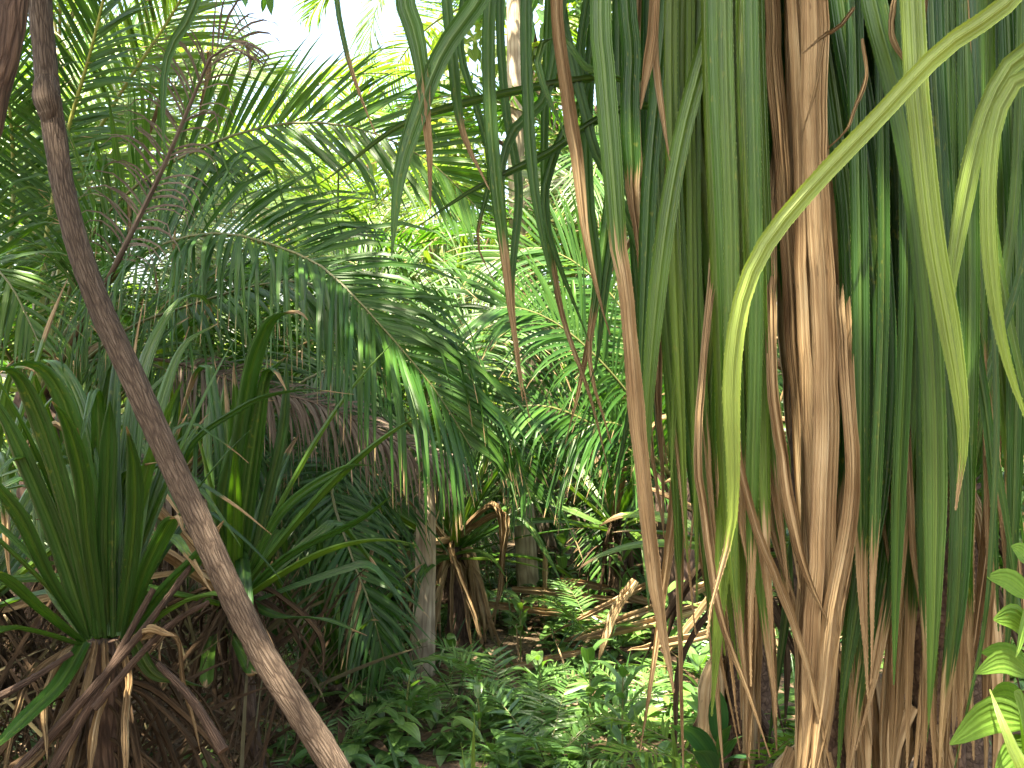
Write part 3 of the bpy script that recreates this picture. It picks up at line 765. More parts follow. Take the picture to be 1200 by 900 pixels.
straps_px(SL, 2.62, [
    ([(112, 750), (105, 790), (90, 850), (70, 930)], 16, .4, dict(alldead=True, fold=2, dz=-.2)),
    ([(122, 750), (125, 800), (112, 850), (100, 930)], 18, .5, dict(alldead=True, fold=2, dz=-.3)),
    ([(135, 750), (150, 790), (145, 850), (148, 930)], 14, .6, dict(alldead=True, fold=2, dz=-.25)),
    ([(100, 750), (70, 770), (50, 820), (55, 890)], 14, .3, dict(alldead=True, fold=2, dz=-.25)),
    ([(90, 750), (40, 790), (20, 830), (0, 930)], 12, .7, dict(alldead=True, fold=2, dz=-.35)),
    ([(160, 750), (205, 745), (215, 800), (235, 880)], 10, .7, dict(alldead=True, fold=2)),
    ([(105, 760), (60, 860), (20, 905), (-30, 930)], 14, .9, dict(alldead=True, fold=2, dz=-.5)),
    ([(150, 755), (175, 735), (205, 745), (200, 745), (212, 742)][:3], 14, .5, dict(alldead=True, fold=2, dz=-.4)),
    ([(95, 740), (96, 700), (80, 660), (70, 600)], 14, .8, dict(alldead=True, fold=2)),
])
skirt(SL, ORG[SL.name], 26, (.1, .45), .016, 406, (.1, .5), (.15, .6), mat=M_LITTER)
for a, b_, c, rr in (((230, 655), (150, 760), (20, 905), .016), ((180, 690), (120, 800), (60, 905), .016), ((185, 778), (225, 820), (262, 880), .018), ((85, 765), (30, 800), (-30, 830), .014), ((245, 705), (190, 740), (110, 830), .012)):
    mb = MB(); tube(mb, [U(*a, 2.5), U(*b_, 2.45), U(*c, 2.4)], [rr * .45, rr * .6, rr * .8], sides=11, m=40, rough=.07)
    mb.build('prop_root', M_DARKB, SL)

add_rosette(SL, U(125, 735, 2.75), 34, .82, .036, 407, elev=(52, 88), droop=(.3, 1.5), tint=(.1, .6), kink=.35)
skirt(SL, B, 34, (.15, .6), .016, 404, rad=(.05, .5), mat=M_LITTER)
B = U(275, 690, 3.5)
SM = thing('screw_pine', 'screw pine with upright blades, one arching over, just right of the leaning trunk', 'screw pine', (B[0], B[1], 0), 'low screw pines by the path')
mb = MB(); tube(mb, [[B[0] + .1, B[1], -.05], [B[0] + .04, B[1], .4], B], [.04, .035, .035], sides=12, m=16, rough=.06); mb.build('stem', M_DARKB, SM)
straps_px(SM, 3.5, [
    ([(268, 690), (276, 560), (288, 470), (300, 415), (318, 375), (345, 364), (362, 374)], 26, .2, dict(dz=-.4)),
    ([(262, 690), (262, 580), (285, 500), (315, 440), (335, 418)], 24, .25, dict(dz=-.2)),
    ([(255, 690), (225, 560), (283, 478), (350, 456), (410, 462)][0:1] + [(215, 545), (283, 478), (350, 457), (415, 462)], 10, .2, dict(dz=-.5)),
    ([(280, 690), (285, 600), (290, 520), (286, 440), (296, 470)][:4], 22, .3, dict()),
    ([(290, 690), (310, 600), (332, 500), (336, 415)], 18, .1, dict()),
    ([(270, 690), (250, 600), (243, 500), (258, 440)], 20, .5, dict(dz=.2)),
    ([(280, 690), (275, 590), (262, 500), (265, 440)], 22, .55, dict(dz=.3)),
    ([(285, 690), (330, 600), (400, 550), (440, 545)], 14, .35, dict(dz=-.2)),
    ([(285, 700), (340, 650), (420, 610), (460, 580)], 14, .3, dict(dz=-.3)),
    ([(280, 640), (284, 660), (288, 700), (292, 770)], 22, .05, dict(dz=-.4, taper=.15)),
    ([(250, 740), (245, 760), (243, 780), (241, 806)], 20, .6, dict(dz=-.5, taper=.1)),
    ([(268, 735), (280, 755), (290, 775), (298, 790)], 22, .5, dict(dz=-.5, taper=.1)),
    ([(275, 695), (320, 720), (380, 725), (430, 745)], 14, .2, dict(dz=-.2)),
    ([(270, 690), (240, 610), (205, 560), (180, 540)], 20, .3, dict(dz=.2)),
])
skirt(SM, B, 34, (.15, .6), .016, 405, rad=(.05, .45), mat=M_LITTER)
add_rosette(SM, B, 22, .95, .06, 41, elev=(20, 85), dead=.1, droop=(.4, 1.6))
for k, (u, v, D, n, Ln, sdx, lb) in enumerate([
    (90, 640, 4.4, 26, 1.1, 42, 'screw pine of upright blades half hidden behind the leaning trunk'),
    (395, 800, 4.6, 18, .8, 43, 'small dark screw pine tuft low beneath the hanging green frond'),
    (-30, 700, 3.4, 22, 1.0, 44, 'screw pine fan growing in from the left edge of the picture'),
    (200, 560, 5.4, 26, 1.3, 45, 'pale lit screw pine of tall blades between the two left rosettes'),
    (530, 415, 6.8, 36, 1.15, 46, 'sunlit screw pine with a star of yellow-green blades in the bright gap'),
    (880, 640, 3.6, 26, .62, 47, 'shaded screw pine fan behind the hanging strap curtain'),
    (1130, 560, 3.4, 30, 1.2, 48, 'dark screw pine filling the gap behind the scaly stem'),
    (720, 610, 6.4, 24, 1.1, 49, 'screw pine of thin drooping blades behind the fallen tan leaves'),
]):
    B = U(u, v, D); B[2] = max(B[2], .12)
    t_ = thing('screw_pine', lb, 'screw pine', (B[0], B[1], 0), 'screw pines further back')
    mb = MB(); tube(mb, [[B[0], B[1], -.05], [B[0] + .02, B[1], B[2] * .5], B], [.07, .06, .05], sides=10, m=14, rough=.05); mb.build('stem', M_SCREW, t_)
    if B[2] > .35:
        skirt(t_, B, 16, (.2, .7), .022, 410 + k, mat=M_LITTER)
    add_rosette(t_, B, n, Ln, .06, sdx, elev=(10, 88), dead=.1 if k != 4 else 0, droop=(.3, 1.6), tint=(.1, .7) if k not in (3, 4) else (.5, 1), yel=.1 if k != 4 else .5, mat=M_BACK if k == 4 else None)  # two of them get paler leaf colours with sunlight painted in

# the one with a skirt of dead leaves, in the middle
B = U(532, 640, 5.9)
SK = thing('screw_pine', 'screw pine in the middle with an orange-brown skirt of dead leaves below green blades', 'screw pine', (B[0], B[1], 0))
mb = MB(); tube(mb, [[B[0] + .03, B[1], -.05], [B[0] + .02, B[1], .3], B], [.075, .06, .06], sides=12, m=18, rough=.08); mb.build('stem', M_DARKB, SK)
add_rosette(SK, B, 34, 1.05, .06, 51, elev=(-5, 85), dead=.05, droop=(.4, 1.8))
r = np.random.default_rng(52)
for k in range(34):
    a = r.uniform(0, 6.28); rad = r.uniform(.12, .34)
    d = np.array([math.cos(a), math.sin(a), 0])
    z0 = B[2] - r.uniform(0, .12)
    P = [np.array([B[0], B[1], z0]) + d * .06, np.array([B[0], B[1], z0 - .04]) + d * rad * .5, np.array([B[0], B[1], z0 - .3]) + d * rad * .85 + r.normal(0, .02, 3), np.array([B[0], B[1], max(.03, z0 - r.uniform(.5, .95))]) + d * rad]
    mb = MB(); strap(mb, P, r.uniform(.028, .048), side=np.cross(d, UP), alldead=True, tint=r.random(), fold=1.5, m=18, taper=.3, twist=(0, r.uniform(-.8, .8)))
    o = mb.build('dead_leaf', M_STRAPD, SK)
for pts in ([(590, 600), (587, 660), (585, 700), (560, 760)], [(578, 590), (590, 640), (583, 700), (578, 745)], [(530, 650), (548, 700), (560, 740), (572, 775)], [(500, 640), (495, 690), (480, 740)]):
    mb = MB(); strap(mb, [B + [0, 0, .05]] + [U(a, b_, 5.5) for a, b_ in pts], .042, alldead=True, tint=.3, fold=1.8); mb.build('dead_leaf', M_STRAPD, SK)

# ------------------------------------------------------------------ palms
def put_frond(parent, ra, lf, mat=None, dead=False):
    o = ra.build('dead_frond' if dead else 'frond', M_RACHIS, parent)
    lf.build('leaflets', mat or (M_DEADF if dead else M_PALM), o)
    return o


def pf(parent, pts, face, Ll, seed, base=None, mat=None, isdead=False, **k):
    P = [U(*p) for p in pts]
    if base is not None:
        P = [np.asarray(base)] + P
    ra, lf = frond(P, face, Ll, seed, dead=1.0 if isdead else k.pop('dead', .004), **k)
    return put_frond(parent, ra, lf, mat, isdead)


CAMF = np.array([0, -1, .25])
b = U(45, 470, 5.0)
PL = thing('palm', 'feathery palm behind the leaning trunk sending long arching fronds over the path', 'palm', (b[0], b[1], 0))
mb = MB(); tube(mb, [[b[0], b[1], -.1], [b[0] + .03, b[1], .7], b + [0, 0, .05]], [.15, .13, .10], sides=14, m=24, rough=.08); mb.build('trunk', M_DARKB, PL)
pf(PL, [(100, 290, 4.7), (168, 212, 4.5), (230, 176, 4.4), (300, 151, 4.3), (370, 143, 4.25), (440, 157, 4.2), (505, 190, 4.2), (560, 245, 4.2)], [.0, -1, .15], .46, 1, base=b, pet=.22, vee=.25, droop=.3, ang=(58, 28), spacing=.026, width=.021, rr=.011, tipdead=.05, jit=.06, tint=(.4, 1))
pf(PL, [(120, 340, 4.6), (195, 286, 4.3), (265, 274, 4.15), (325, 289, 4.05), (385, 318, 3.95), (442, 378, 3.85), (505, 450, 3.8), (552, 525, 3.8)], [.25, -.8, .6], .68, 2, base=b, pet=.2, vee=.5, droop=2.3, ang=(70, 25), spacing=.019, width=.020, rr=.013, kinkp=.6)
pf(PL, [(140, 392, 4.7), (213, 361, 4.5), (327, 330, 4.4), (400, 345, 4.35), (450, 390, 4.35)], [0, -.7, .7], .5, 3, base=b, pet=.25, vee=.1, droop=2.2, width=.018)
pf(PL, [(52, 300, 5.0), (77, 165, 4.9), (108, 55, 4.7), (122, -5, 4.6), (150, -120, 4.4)], [-.2, -1, 0], .5, 4, base=b, ry=.9, rr=.018, pet=.3, vee=.3, droop=.5, width=.018)
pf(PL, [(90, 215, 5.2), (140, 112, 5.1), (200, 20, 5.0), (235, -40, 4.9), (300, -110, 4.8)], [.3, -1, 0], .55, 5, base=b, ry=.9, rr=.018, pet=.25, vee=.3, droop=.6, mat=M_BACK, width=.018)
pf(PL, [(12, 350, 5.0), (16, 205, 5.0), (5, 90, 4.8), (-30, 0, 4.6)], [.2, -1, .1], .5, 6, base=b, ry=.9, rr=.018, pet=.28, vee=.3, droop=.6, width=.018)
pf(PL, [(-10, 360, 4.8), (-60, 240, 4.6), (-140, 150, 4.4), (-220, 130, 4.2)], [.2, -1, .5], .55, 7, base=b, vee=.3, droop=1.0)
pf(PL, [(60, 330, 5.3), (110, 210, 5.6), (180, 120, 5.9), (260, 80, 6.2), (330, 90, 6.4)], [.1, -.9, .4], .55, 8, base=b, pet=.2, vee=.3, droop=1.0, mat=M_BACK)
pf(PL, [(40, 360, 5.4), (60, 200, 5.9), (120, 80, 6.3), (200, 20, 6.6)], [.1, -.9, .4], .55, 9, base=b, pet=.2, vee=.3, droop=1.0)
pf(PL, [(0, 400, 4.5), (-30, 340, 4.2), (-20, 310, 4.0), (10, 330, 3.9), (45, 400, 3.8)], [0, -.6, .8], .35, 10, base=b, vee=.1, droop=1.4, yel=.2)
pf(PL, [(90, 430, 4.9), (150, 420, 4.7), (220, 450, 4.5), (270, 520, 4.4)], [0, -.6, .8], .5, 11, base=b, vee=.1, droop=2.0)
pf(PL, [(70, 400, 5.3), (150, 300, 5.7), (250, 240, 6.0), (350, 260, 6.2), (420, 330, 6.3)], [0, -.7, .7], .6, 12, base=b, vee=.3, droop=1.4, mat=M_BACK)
pf(PL, [(120, 340, 4.1), (140, 300, 4.0), (178, 225, 4.0), (205, 165, 4.0), (238, 88, 4.0), (262, 48, 4.0), (285, 45, 4.0), (297, 70, 4.0)], [0, -1, .2], .28, 13, base=b, isdead=True, pet=.55, droop=2.5, spacing=.03, width=.01, ang=(60, 30), rr=.02)
pf(PL, [(160, 420, 4.6), (300, 455, 4.3), (380, 475, 4.2), (450, 510, 4.15), (515, 535, 4.1), (545, 552, 4.1)], [0, -.5, .8], .33, 14, base=b, isdead=True, pet=.4, vee=-.1, droop=5, spacing=.011, width=.011, jit=.5, ang=(50, 25))
pf(PL, [(100, 520, 4.6), (160, 560, 4.4), (230, 590, 4.2), (290, 690, 4.1)], [0, -.5, .8], .4, 15, base=b, isdead=True, pet=.3, vee=-.1, droop=5, spacing=.012, width=.01, jit=.5, ang=(50, 25))

straps_px(PL, 4.5, [
    ([(246, 60), (243, 95), (237, 125), (234, 152)], 11, .3, dict(alldead=True, fold=2)),
    ([(196, 80), (190, 110), (178, 145), (164, 180)], 9, .6, dict(alldead=True, fold=2)),
    ([(230, 175), (231, 200), (229, 236)], 4, .6, dict(alldead=True, fold=2)),
    ([(150, 235), (152, 270), (148, 320)], 8, .8, dict(alldead=True, fold=2)),
])
b = U(497, 520, 5.4)
bx = U(494, 785, 5.4)
PCn = thing('palm', 'palm with a smooth pale trunk beside the skirted screw pine, fronds drooping low', 'palm', (bx[0], bx[1], 0))
mb = MB(); tube(mb, [[bx[0], bx[1], -.1], U(496, 740, 5.4), U(499, 640, 5.4), b + [0, 0, .05]], [.075, .058, .052, .05], sides=14, m=30, rough=.015); mb.build('trunk', M_PALE, PCn)
pf(PCn, [(505, 430, 5.2), (545, 440, 5.0), (580, 480, 4.9), (606, 535, 4.9), (622, 585, 4.9)], [.4, -.8, .5], .38, 21, base=b, pet=.12, vee=.2, droop=1.2, width=.018)
pf(PCn, [(440, 500, 5.0), (390, 560, 4.6), (408, 640, 4.4), (434, 710, 4.3), (452, 780, 4.3)], [.2, -.95, .2], .36, 22, base=b, pet=.25, vee=.2, droop=.9, width=.017, tint=(0, .5))
pf(PCn, [(450, 470, 5.1), (390, 480, 4.9), (340, 540, 4.7), (320, 640, 4.6), (330, 740, 4.6)], [-.2, -.9, .3], .55, 23, base=b, vee=.2, droop=1.4, tint=(0, .5))
pf(PCn, [(520, 430, 5.5), (580, 380, 5.6), (660, 390, 5.7), (720, 450, 5.8)], [0, -.7, .7], .5, 24, base=b, vee=.3, droop=1.3)
pf(PCn, [(480, 420, 5.6), (440, 330, 5.8), (380, 300, 6.0), (310, 330, 6.1)], [0, -.7, .7], .5, 25, base=b, vee=.3, droop=1.3)
pf(PCn, [(510, 420, 5.8), (540, 340, 6.3), (580, 300, 6.9), (640, 310, 7.3)], [0, -.7, .7], .5, 26, base=b, vee=.3, droop=1.3)
pf(PCn, [(460, 540, 5.2), (430, 600, 4.95), (415, 690, 4.9), (410, 780, 4.9)], [.1, -.95, .1], .5, 27, base=b, vee=.1, droop=.9, tint=(0, .4))
pf(PCn, [(470, 460, 5.2), (420, 430, 4.9), (350, 450, 4.7), (300, 520, 4.6), (280, 620, 4.5)], [0, -.8, .5], .5, 29, base=b, vee=.2, droop=1.6, tint=(0, .5))

b = U(790, 560, 5.6)
PR = thing('palm', 'palm behind the strap curtain whose fronds sweep left over the fallen leaves', 'palm', (b[0], b[1], 0))
mb = MB(); tube(mb, [[b[0], b[1], -.1], [b[0], b[1], .5], b + [0, 0, .05]], [.14, .12, .10], sides=14, m=20, rough=.08); mb.build('trunk', M_DARKB, PR)
for k, (pts, fc, kw) in enumerate([
    ([(755, 490, 5.3), (705, 425, 5.1), (645, 375, 5.0), (585, 360, 4.9), (530, 390, 4.9)], [0, -.8, .6], {}),
    ([(740, 530, 5.2), (680, 490, 5.0), (620, 475, 4.9), (560, 500, 4.9), (520, 560, 4.9)], [0, -.8, .6], {}),
    ([(770, 470, 5.5), (740, 380, 5.5), (690, 320, 5.5), (630, 290, 5.5), (570, 310, 5.5)], [0, -.9, .4], {}),
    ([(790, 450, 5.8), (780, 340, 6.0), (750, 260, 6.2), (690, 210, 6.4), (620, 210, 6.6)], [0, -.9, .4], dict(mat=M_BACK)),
    ([(820, 450, 5.5), (850, 360, 5.4), (900, 310, 5.3), (960, 320, 5.2)], [0, -.8, .6], {}),
    ([(830, 500, 5.3), (880, 450, 5.0), (940, 440, 4.8), (990, 480, 4.7)], [0, -.8, .6], {}),
    ([(780, 480, 6.0), (720, 380, 6.6), (650, 350, 7.2), (580, 380, 7.6)], [0, -.8, .6], {}),
    ([(770, 540, 5.3), (730, 500, 5.1), (690, 500, 5.0), (650, 540, 5.0)], [-.4, -.8, .4], dict(tint=(0, .6))),
]):
    pf(PR, pts, fc, .5, 40 + k, base=b, vee=.25, droop=1.2, width=.018, **kw)

# templates for the palms further back
TPL = []
for k in range(4):
    L0 = 2.6
    d = np.array([math.cos(.9), 0, math.sin(.9)])
    P, _ = grow(np.zeros((1, 3)), d[None], np.array([L0]), 9, np.array([[.25, .35, .5, .6, .7, .8, .9, 1, 1.0]]) * (.8 + .2 * k))
    ra, lf = frond(P[0], UP, .55, 60 + k, spacing=.028, width=.021, vee=.3, droop=1.1, n_m=5, dead=.006, rr=.016)
    TPL.append((ra.mesh('frond'), lf.mesh('leaflets')))


def put_tpl(parent, k, loc, az, pitch, sc, mats):
    ma, ml = TPL[k]
    if not ma.materials:
        ma.materials.append(M_RACHIS)
    key = (k, mats.name)
    if key not in TM:
        m2 = ml.copy(); m2.materials.clear(); m2.materials.append(mats); TM[key] = m2
    o = bpy.data.objects.new('frond', ma); COL.objects.link(o); o.parent = parent
    o.location = tuple(loc); o.rotation_euler = (0, -pitch, az); o.scale = (sc,) * 3
    l = bpy.data.objects.new('leaflets', TM[key]); COL.objects.link(l); l.parent = o


TM = {}


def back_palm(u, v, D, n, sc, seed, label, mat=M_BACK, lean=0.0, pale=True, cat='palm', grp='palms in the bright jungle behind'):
    r = np.random.default_rng(seed)
    c = U(u, v, D)
    t_ = thing('palm', label, cat, (c[0] + lean, c[1], 0), grp)
    mb = MB(); h = c[2]
    rr = .09 + .02 * sc
    tube(mb, [[c[0] + lean, c[1], -.1], [c[0] + lean * .6, c[1], h * .5], c], [rr * 1.3, rr, rr * .9], sides=12, m=max(12, int(h * 6)), rough=.03)
    mb.build('trunk', M_PALE if pale else M_DARKB, t_)
    for i in range(n):
        put_tpl(t_, int(r.integers(0, 4)), (-lean, 0, h - .05), i * 2.39996 + r.uniform(-.2, .2), math.radians(32 - 75 * (i / n) ** 1.2 + r.uniform(-8, 8)), sc * r.uniform(.85, 1.12), mat)


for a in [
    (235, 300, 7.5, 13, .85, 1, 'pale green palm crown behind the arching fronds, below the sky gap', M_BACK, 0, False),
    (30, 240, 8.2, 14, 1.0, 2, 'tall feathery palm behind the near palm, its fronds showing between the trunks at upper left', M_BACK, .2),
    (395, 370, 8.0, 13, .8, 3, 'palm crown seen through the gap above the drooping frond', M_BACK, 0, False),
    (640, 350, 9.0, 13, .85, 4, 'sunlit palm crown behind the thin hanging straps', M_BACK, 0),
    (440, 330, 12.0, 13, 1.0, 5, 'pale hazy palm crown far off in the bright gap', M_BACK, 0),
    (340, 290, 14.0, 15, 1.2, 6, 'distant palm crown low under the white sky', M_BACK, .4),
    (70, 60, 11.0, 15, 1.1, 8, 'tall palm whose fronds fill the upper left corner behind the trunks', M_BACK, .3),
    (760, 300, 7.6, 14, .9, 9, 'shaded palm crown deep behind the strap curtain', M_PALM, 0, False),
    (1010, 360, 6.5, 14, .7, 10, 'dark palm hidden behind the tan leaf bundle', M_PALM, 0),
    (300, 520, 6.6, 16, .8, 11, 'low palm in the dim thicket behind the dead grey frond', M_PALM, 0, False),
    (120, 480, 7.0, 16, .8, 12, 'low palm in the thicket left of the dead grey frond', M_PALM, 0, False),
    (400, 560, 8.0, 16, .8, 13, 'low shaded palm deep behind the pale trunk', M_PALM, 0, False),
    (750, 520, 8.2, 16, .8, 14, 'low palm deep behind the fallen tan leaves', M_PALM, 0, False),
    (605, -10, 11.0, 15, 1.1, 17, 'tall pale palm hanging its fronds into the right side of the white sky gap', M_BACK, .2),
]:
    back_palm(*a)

# pale trunk in the middle distance
TT = thing('tree', 'straight pale tan trunk standing in the middle distance right of the skirted screw pine', 'tree', tuple(U(618, 697, 7.4) * [1, 1, 0]))
mb = MB(); x0 = U(618, 697, 7.4)
tube(mb, [[x0[0] + .02, x0[1], -.1], [x0[0], x0[1], .12], U(614, 600, 7.4), U(610, 450, 7.4), U(605, 200, 7.4), U(600, -150, 7.4)], [.085, .066, .062, .06, .055, .045], sides=14, m=60, rough=.012)
mb.build('trunk', M_PALE, TT)
r = np.random.default_rng(31)
mb = MB(); C = U(600, -200, 7.4) + r.normal(size=(14, 3)) * [1.2, 1.2, .6]
leaf_cloud(mb, C, r.uniform(.4, .8, 14), 2600, .16, r); mb.build('crown', M_BROAD, TT)

# ------------------------------------------------------------------ leafy trees behind, unseen shade crowns added over the path
def leafy(u, v, D, spread, n, label, seed, size=.2, mat=M_BROAD, k=16):
    r = np.random.default_rng(seed)
    c = U(u, v, D)
    t_ = thing('tree', label, 'tree', (c[0], c[1], 0), 'leafy trees behind')
    mb = MB()
    tube(mb, [[c[0], c[1], -.2], [c[0] + .1, c[1], c[2] * .4], [c[0] - .05, c[1], c[2] * .8], c], [.2, .15, .1, .05], sides=12, m=30, rough=.02)
    C = c + r.normal(size=(k, 3)) * np.array(spread)
    for q in C[:8]:
        s0 = np.array([c[0], c[1], c[2] * r.uniform(.5, .85)])
        tube(mb, [s0, s0 * .5 + q * .5 + [0, 0, .2], q], [.06, .035, .012], sides=7, m=12)
    mb.build('trunk', M_DARKB, t_)
    mb = MB(); leaf_cloud(mb, C, r.uniform(.35, .8, k) * np.mean(spread) * .8, n, size, r)
    mb.build('crown', mat, t_)


leafy(670, 90, 13, (.9, 1.0, 1.3), 3000, 'small leaved tree glowing bright behind the hanging straps', 101, mat=M_SUNPAINT)
leafy(800, 100, 12, (1.8, 1.5, 2), 5000, 'leafy tree mostly hidden by the strap curtain', 104)
leafy(1050, 120, 10, (1.8, 1.4, 2), 5000, 'dark leafy tree behind the screw pines at the right', 106)

def added_canopy(x, y, cs, n, label, seed, size=.2):  # unseen tree, its crown added where it blocks the sun
    r = np.random.default_rng(seed)
    t_ = thing('tree', label, 'tree', (x, y, 0))
    C = np.array(cs, float)
    mid = C.mean(0)
    mb = MB(); f = np.array([x, y, 3.6])
    tube(mb, [[x, y, -.2], [x + .05, y, 1.8], f, f * .4 + mid * .6 + [0, 0, .2]], [.2, .16, .13, .07], sides=12, m=30, rough=.02)
    for q in C:
        tube(mb, [f, f * .5 + q * .5 + [0, 0, .3], q], [.08, .05, .015], sides=7, m=12)
    mb.build('trunk', M_DARKB, t_)
    mb = MB(); leaf_cloud(mb, C, r.uniform(.8, 1.15, len(C)), n, size, r, flat=.5); mb.build('crown', M_BROAD, t_)


added_canopy(-4.6, .5, [(-1.9, 3.0, 6.0), (-2.6, 3.8, 6.3), (-3.6, 1.2, 5.6), (-2.4, 2.2, 5.9), (-3.4, 3.4, 6.0), (-2.2, .6, 5.7), (-4.4, 2.4, 5.8), (-1.2, 1.4, 5.8)], 7000, 'shade tree added unseen left of the camera, its crown placed to shade the path', 131)
added_canopy(2.9, -.6, [(.6, 2.6, 6.1), (-.6, .8, 5.8), (1.6, .2, 5.6), (.5, 1.2, 5.9), (1.4, 1.9, 6.0), (-.3, -.2, 5.6), (2.4, 1.4, 5.9), (1.6, 3.6, 6.2), (2.6, 3.0, 6.0)], 7000, 'shade tree added unseen behind the camera on the right, its crown placed to shade the path', 132)

for (x, y, zs, lb, sdd) in ((-2.3, .5, (.5, .95, 1.4, 1.8), 'dense bush added unseen left of the camera to block skylight', 141), (-2.0, -1.2, (.5, 1.0, 1.5, 2.0), 'dense bush added unseen behind the camera on its left to block skylight', 142), (-3.6, 1.6, (.5, 1.0, 1.6, 2.2), 'dense bush added unseen beyond the left edge of the path to block skylight', 143)):
    r = np.random.default_rng(sdd)
    t_ = thing('bush', lb, 'bush', (x, y, 0))  # out of view, added to cut skylight on the lower left
    mb = MB()
    for q in range(5):
        a = q * 1.3; tube(mb, [[x, y, -.05], [x + .2 * math.cos(a), y + .2 * math.sin(a), .7], [x + .45 * math.cos(a), y + .45 * math.sin(a), 1.7]], [.025, .018, .008], sides=7, m=10)
    mb.build('stem', M_DARKB, t_)
    C = np.array([[x + r.normal(0, .35), y + r.normal(0, .35), z] for z in zs for _ in range(3)])
    mb = MB(); leaf_cloud(mb, C, r.uniform(.4, .55, len(C)), 4200, .13, r); mb.build('foliage', M_BROAD, t_)

# far wood: one mass
r = np.random.default_rng(77)
mb = MB()
C = []
for k in range(260):
    x = r.uniform(-22, 22); y = r.uniform(19, 30)
    u = 600 + x / y * 1200
    top = 340 if 180 < u < 660 else (60 if u > 740 else 300)
    zt = CAMZ + (450 - top) / 1200 * y
    C.append([x, y, r.uniform(0, max(1, zt - 1))])
C = np.array(C)
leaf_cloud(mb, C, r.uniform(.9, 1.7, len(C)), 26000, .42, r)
o = mb.build('distant_forest', M_SUNPAINT); tag(o, 'mass of bright leafy forest closing the view behind the palms', 'forest', kind='stuff')

# thicket: dark tangle of blades and stems between the plants
mb = MB()
n = 3600
p = np.stack([r.uniform(-5, 5, n), r.uniform(5.8, 11, n), np.zeros(n)], 1)
keep = ~((np.abs(p[:, 0] - .15) < .95) & (p[:, 1] < 8.2))
p = np.concatenate([p[keep], np.stack([r.uniform(-2.3, -.75, 900), r.uniform(2.75, 4.6, 900), np.zeros(900)], 1)]); near = np.arange(len(p)) >= keep.sum()
n = len(p); p[:, 2] = gz(p[:, 0], p[:, 1]) + r.uniform(0, .5, n)
d = nrm(r.normal(size=(n, 3)) * [.45, .45, 0] + [0, 0, 1]); Ln = r.uniform(.5, 1.3, n) * np.where(near, .45, 1)
d = nrm(d + np.where(near, 1, 0)[:, None] * r.normal(size=(n, 3)) * [.7, .7, .1])
P, T = grow(p, d, Ln, 8, r.uniform(.3, 2.2, (n, 1)) * np.linspace(.1, 1.6, 8)[None])
sdv = nrm(np.cross(d, nrm(r.normal(size=(n, 3))))); sdv = nrm(sdv[:, None] - (sdv[:, None] * T).sum(-1, keepdims=True) * T)
ti = np.zeros((n, 8, 3)); ti[..., 0] = r.uniform(0, .7, n)[:, None]; ti[..., 1] = (r.random(n) < np.where(near, .6, .16))[:, None]
W = (r.uniform(.008, .022, n) * np.where(near, .4, 1))[:, None] * np.clip(np.array([.7, 1, 1, .95, .85, .65, .4, .05]), 0, 1)[None]
ribbons(mb, P, W, sdv, np.cross(sdv, T), FLATV, ti, Ln)
mb = MB(); ribbons(mb, P[~near], W[~near], sdv[~near], np.cross(sdv, T)[~near], FLATV, ti[~near], Ln[~near])
mb2 = MB(); ti[..., 1] = np.where(near & (r.random(n) < .75), 1, 0)[:, None]; ribbons(mb2, P[near], W[near], sdv[near], np.cross(sdv, T)[near], FLATV, ti[near], Ln[near])
o = mb2.build('dead_brush', M_LITTER); tag(o, 'dark dead brush and dry stalks around the low screw pines', 'brush', kind='stuff')
o = mb.build('undergrowth', M_STRAP); tag(o, 'tangle of thin green and brown blades between the palms', 'undergrowth', kind='stuff')

# ------------------------------------------------------------------ ground plants
def cover_points(n, r, x0=-2.6, x1=2.8, y0=2.6, y1=8):
    p = np.stack([r.uniform(x0, x1, n), y0 + (y1 - y0) * r.random(n) ** .8], 1)
    return np.concatenate([p, gz(p[:, 0], p[:, 1])[:, None]], 1)


r = np.random.default_rng(88)
mb = MB()
st = cover_points(1900, r)
dens = np.sin(st[:, 0] * 2.1 + 1) + np.cos(st[:, 1] * 1.7 + st[:, 0]) + r.normal(0, .7, len(st))
st = st[dens > -.7]
st = st[(st[:, 0] > -.55 + r.normal(0, .3, len(st))) | (r.random(len(st)) < .3)]
h = r.uniform(.03, .2, len(st)) * np.where(st[:, 1] > 4.7, .35, 1)
ok = ~((np.abs(st[:, 0] + .3) < .45) & (st[:, 1] > 4.9) & (st[:, 1] < 6))
st, h = st[ok], h[ok]
for q in range(7):
    a = r.uniform(0, 6.28, len(st)); el = r.uniform(-.1, .7, len(st))
    d = np.stack([np.cos(a) * np.cos(el), np.sin(a) * np.cos(el), np.sin(el)], 1)
    L_ = r.uniform(.06, .17, len(st))
    P, T = grow(st + np.stack([0 * h, 0 * h, h * (q + 1) / 7], 1), d, L_, 6, np.full(len(st), 6.0))
    sdv = nrm(np.cross(d, UP))[:, None].repeat(6, 1)
    W = L_[:, None] * r.uniform(.16, .24, len(st))[:, None] * np.array([.15, .8, 1, .85, .5, .04])[None]
    ti = np.zeros((len(st), 6, 3)); ti[..., 0] = r.uniform(.1, 1, len(st))[:, None]; ti[..., 2] = (r.random(len(st)) ** 5)[:, None] * .7
    ribbons(mb, P, W, sdv, np.cross(sdv, T), BROAD, ti, L_)
for s_, hh in list(zip(st, h))[::2]:
    tube(mb, [s_ - [0, 0, .02], s_ + [0, 0, hh * .6], s_ + [.005, 0, hh]], [.0022, .0016, .001], sides=4, m=4, tint=(.6, 0, .2))
o = mb.build('ground_cover', M_FLOOR); tag(o, 'low carpet of small broad seedlings covering the clearing floor', 'ground cover', kind='stuff')
mb = MB()
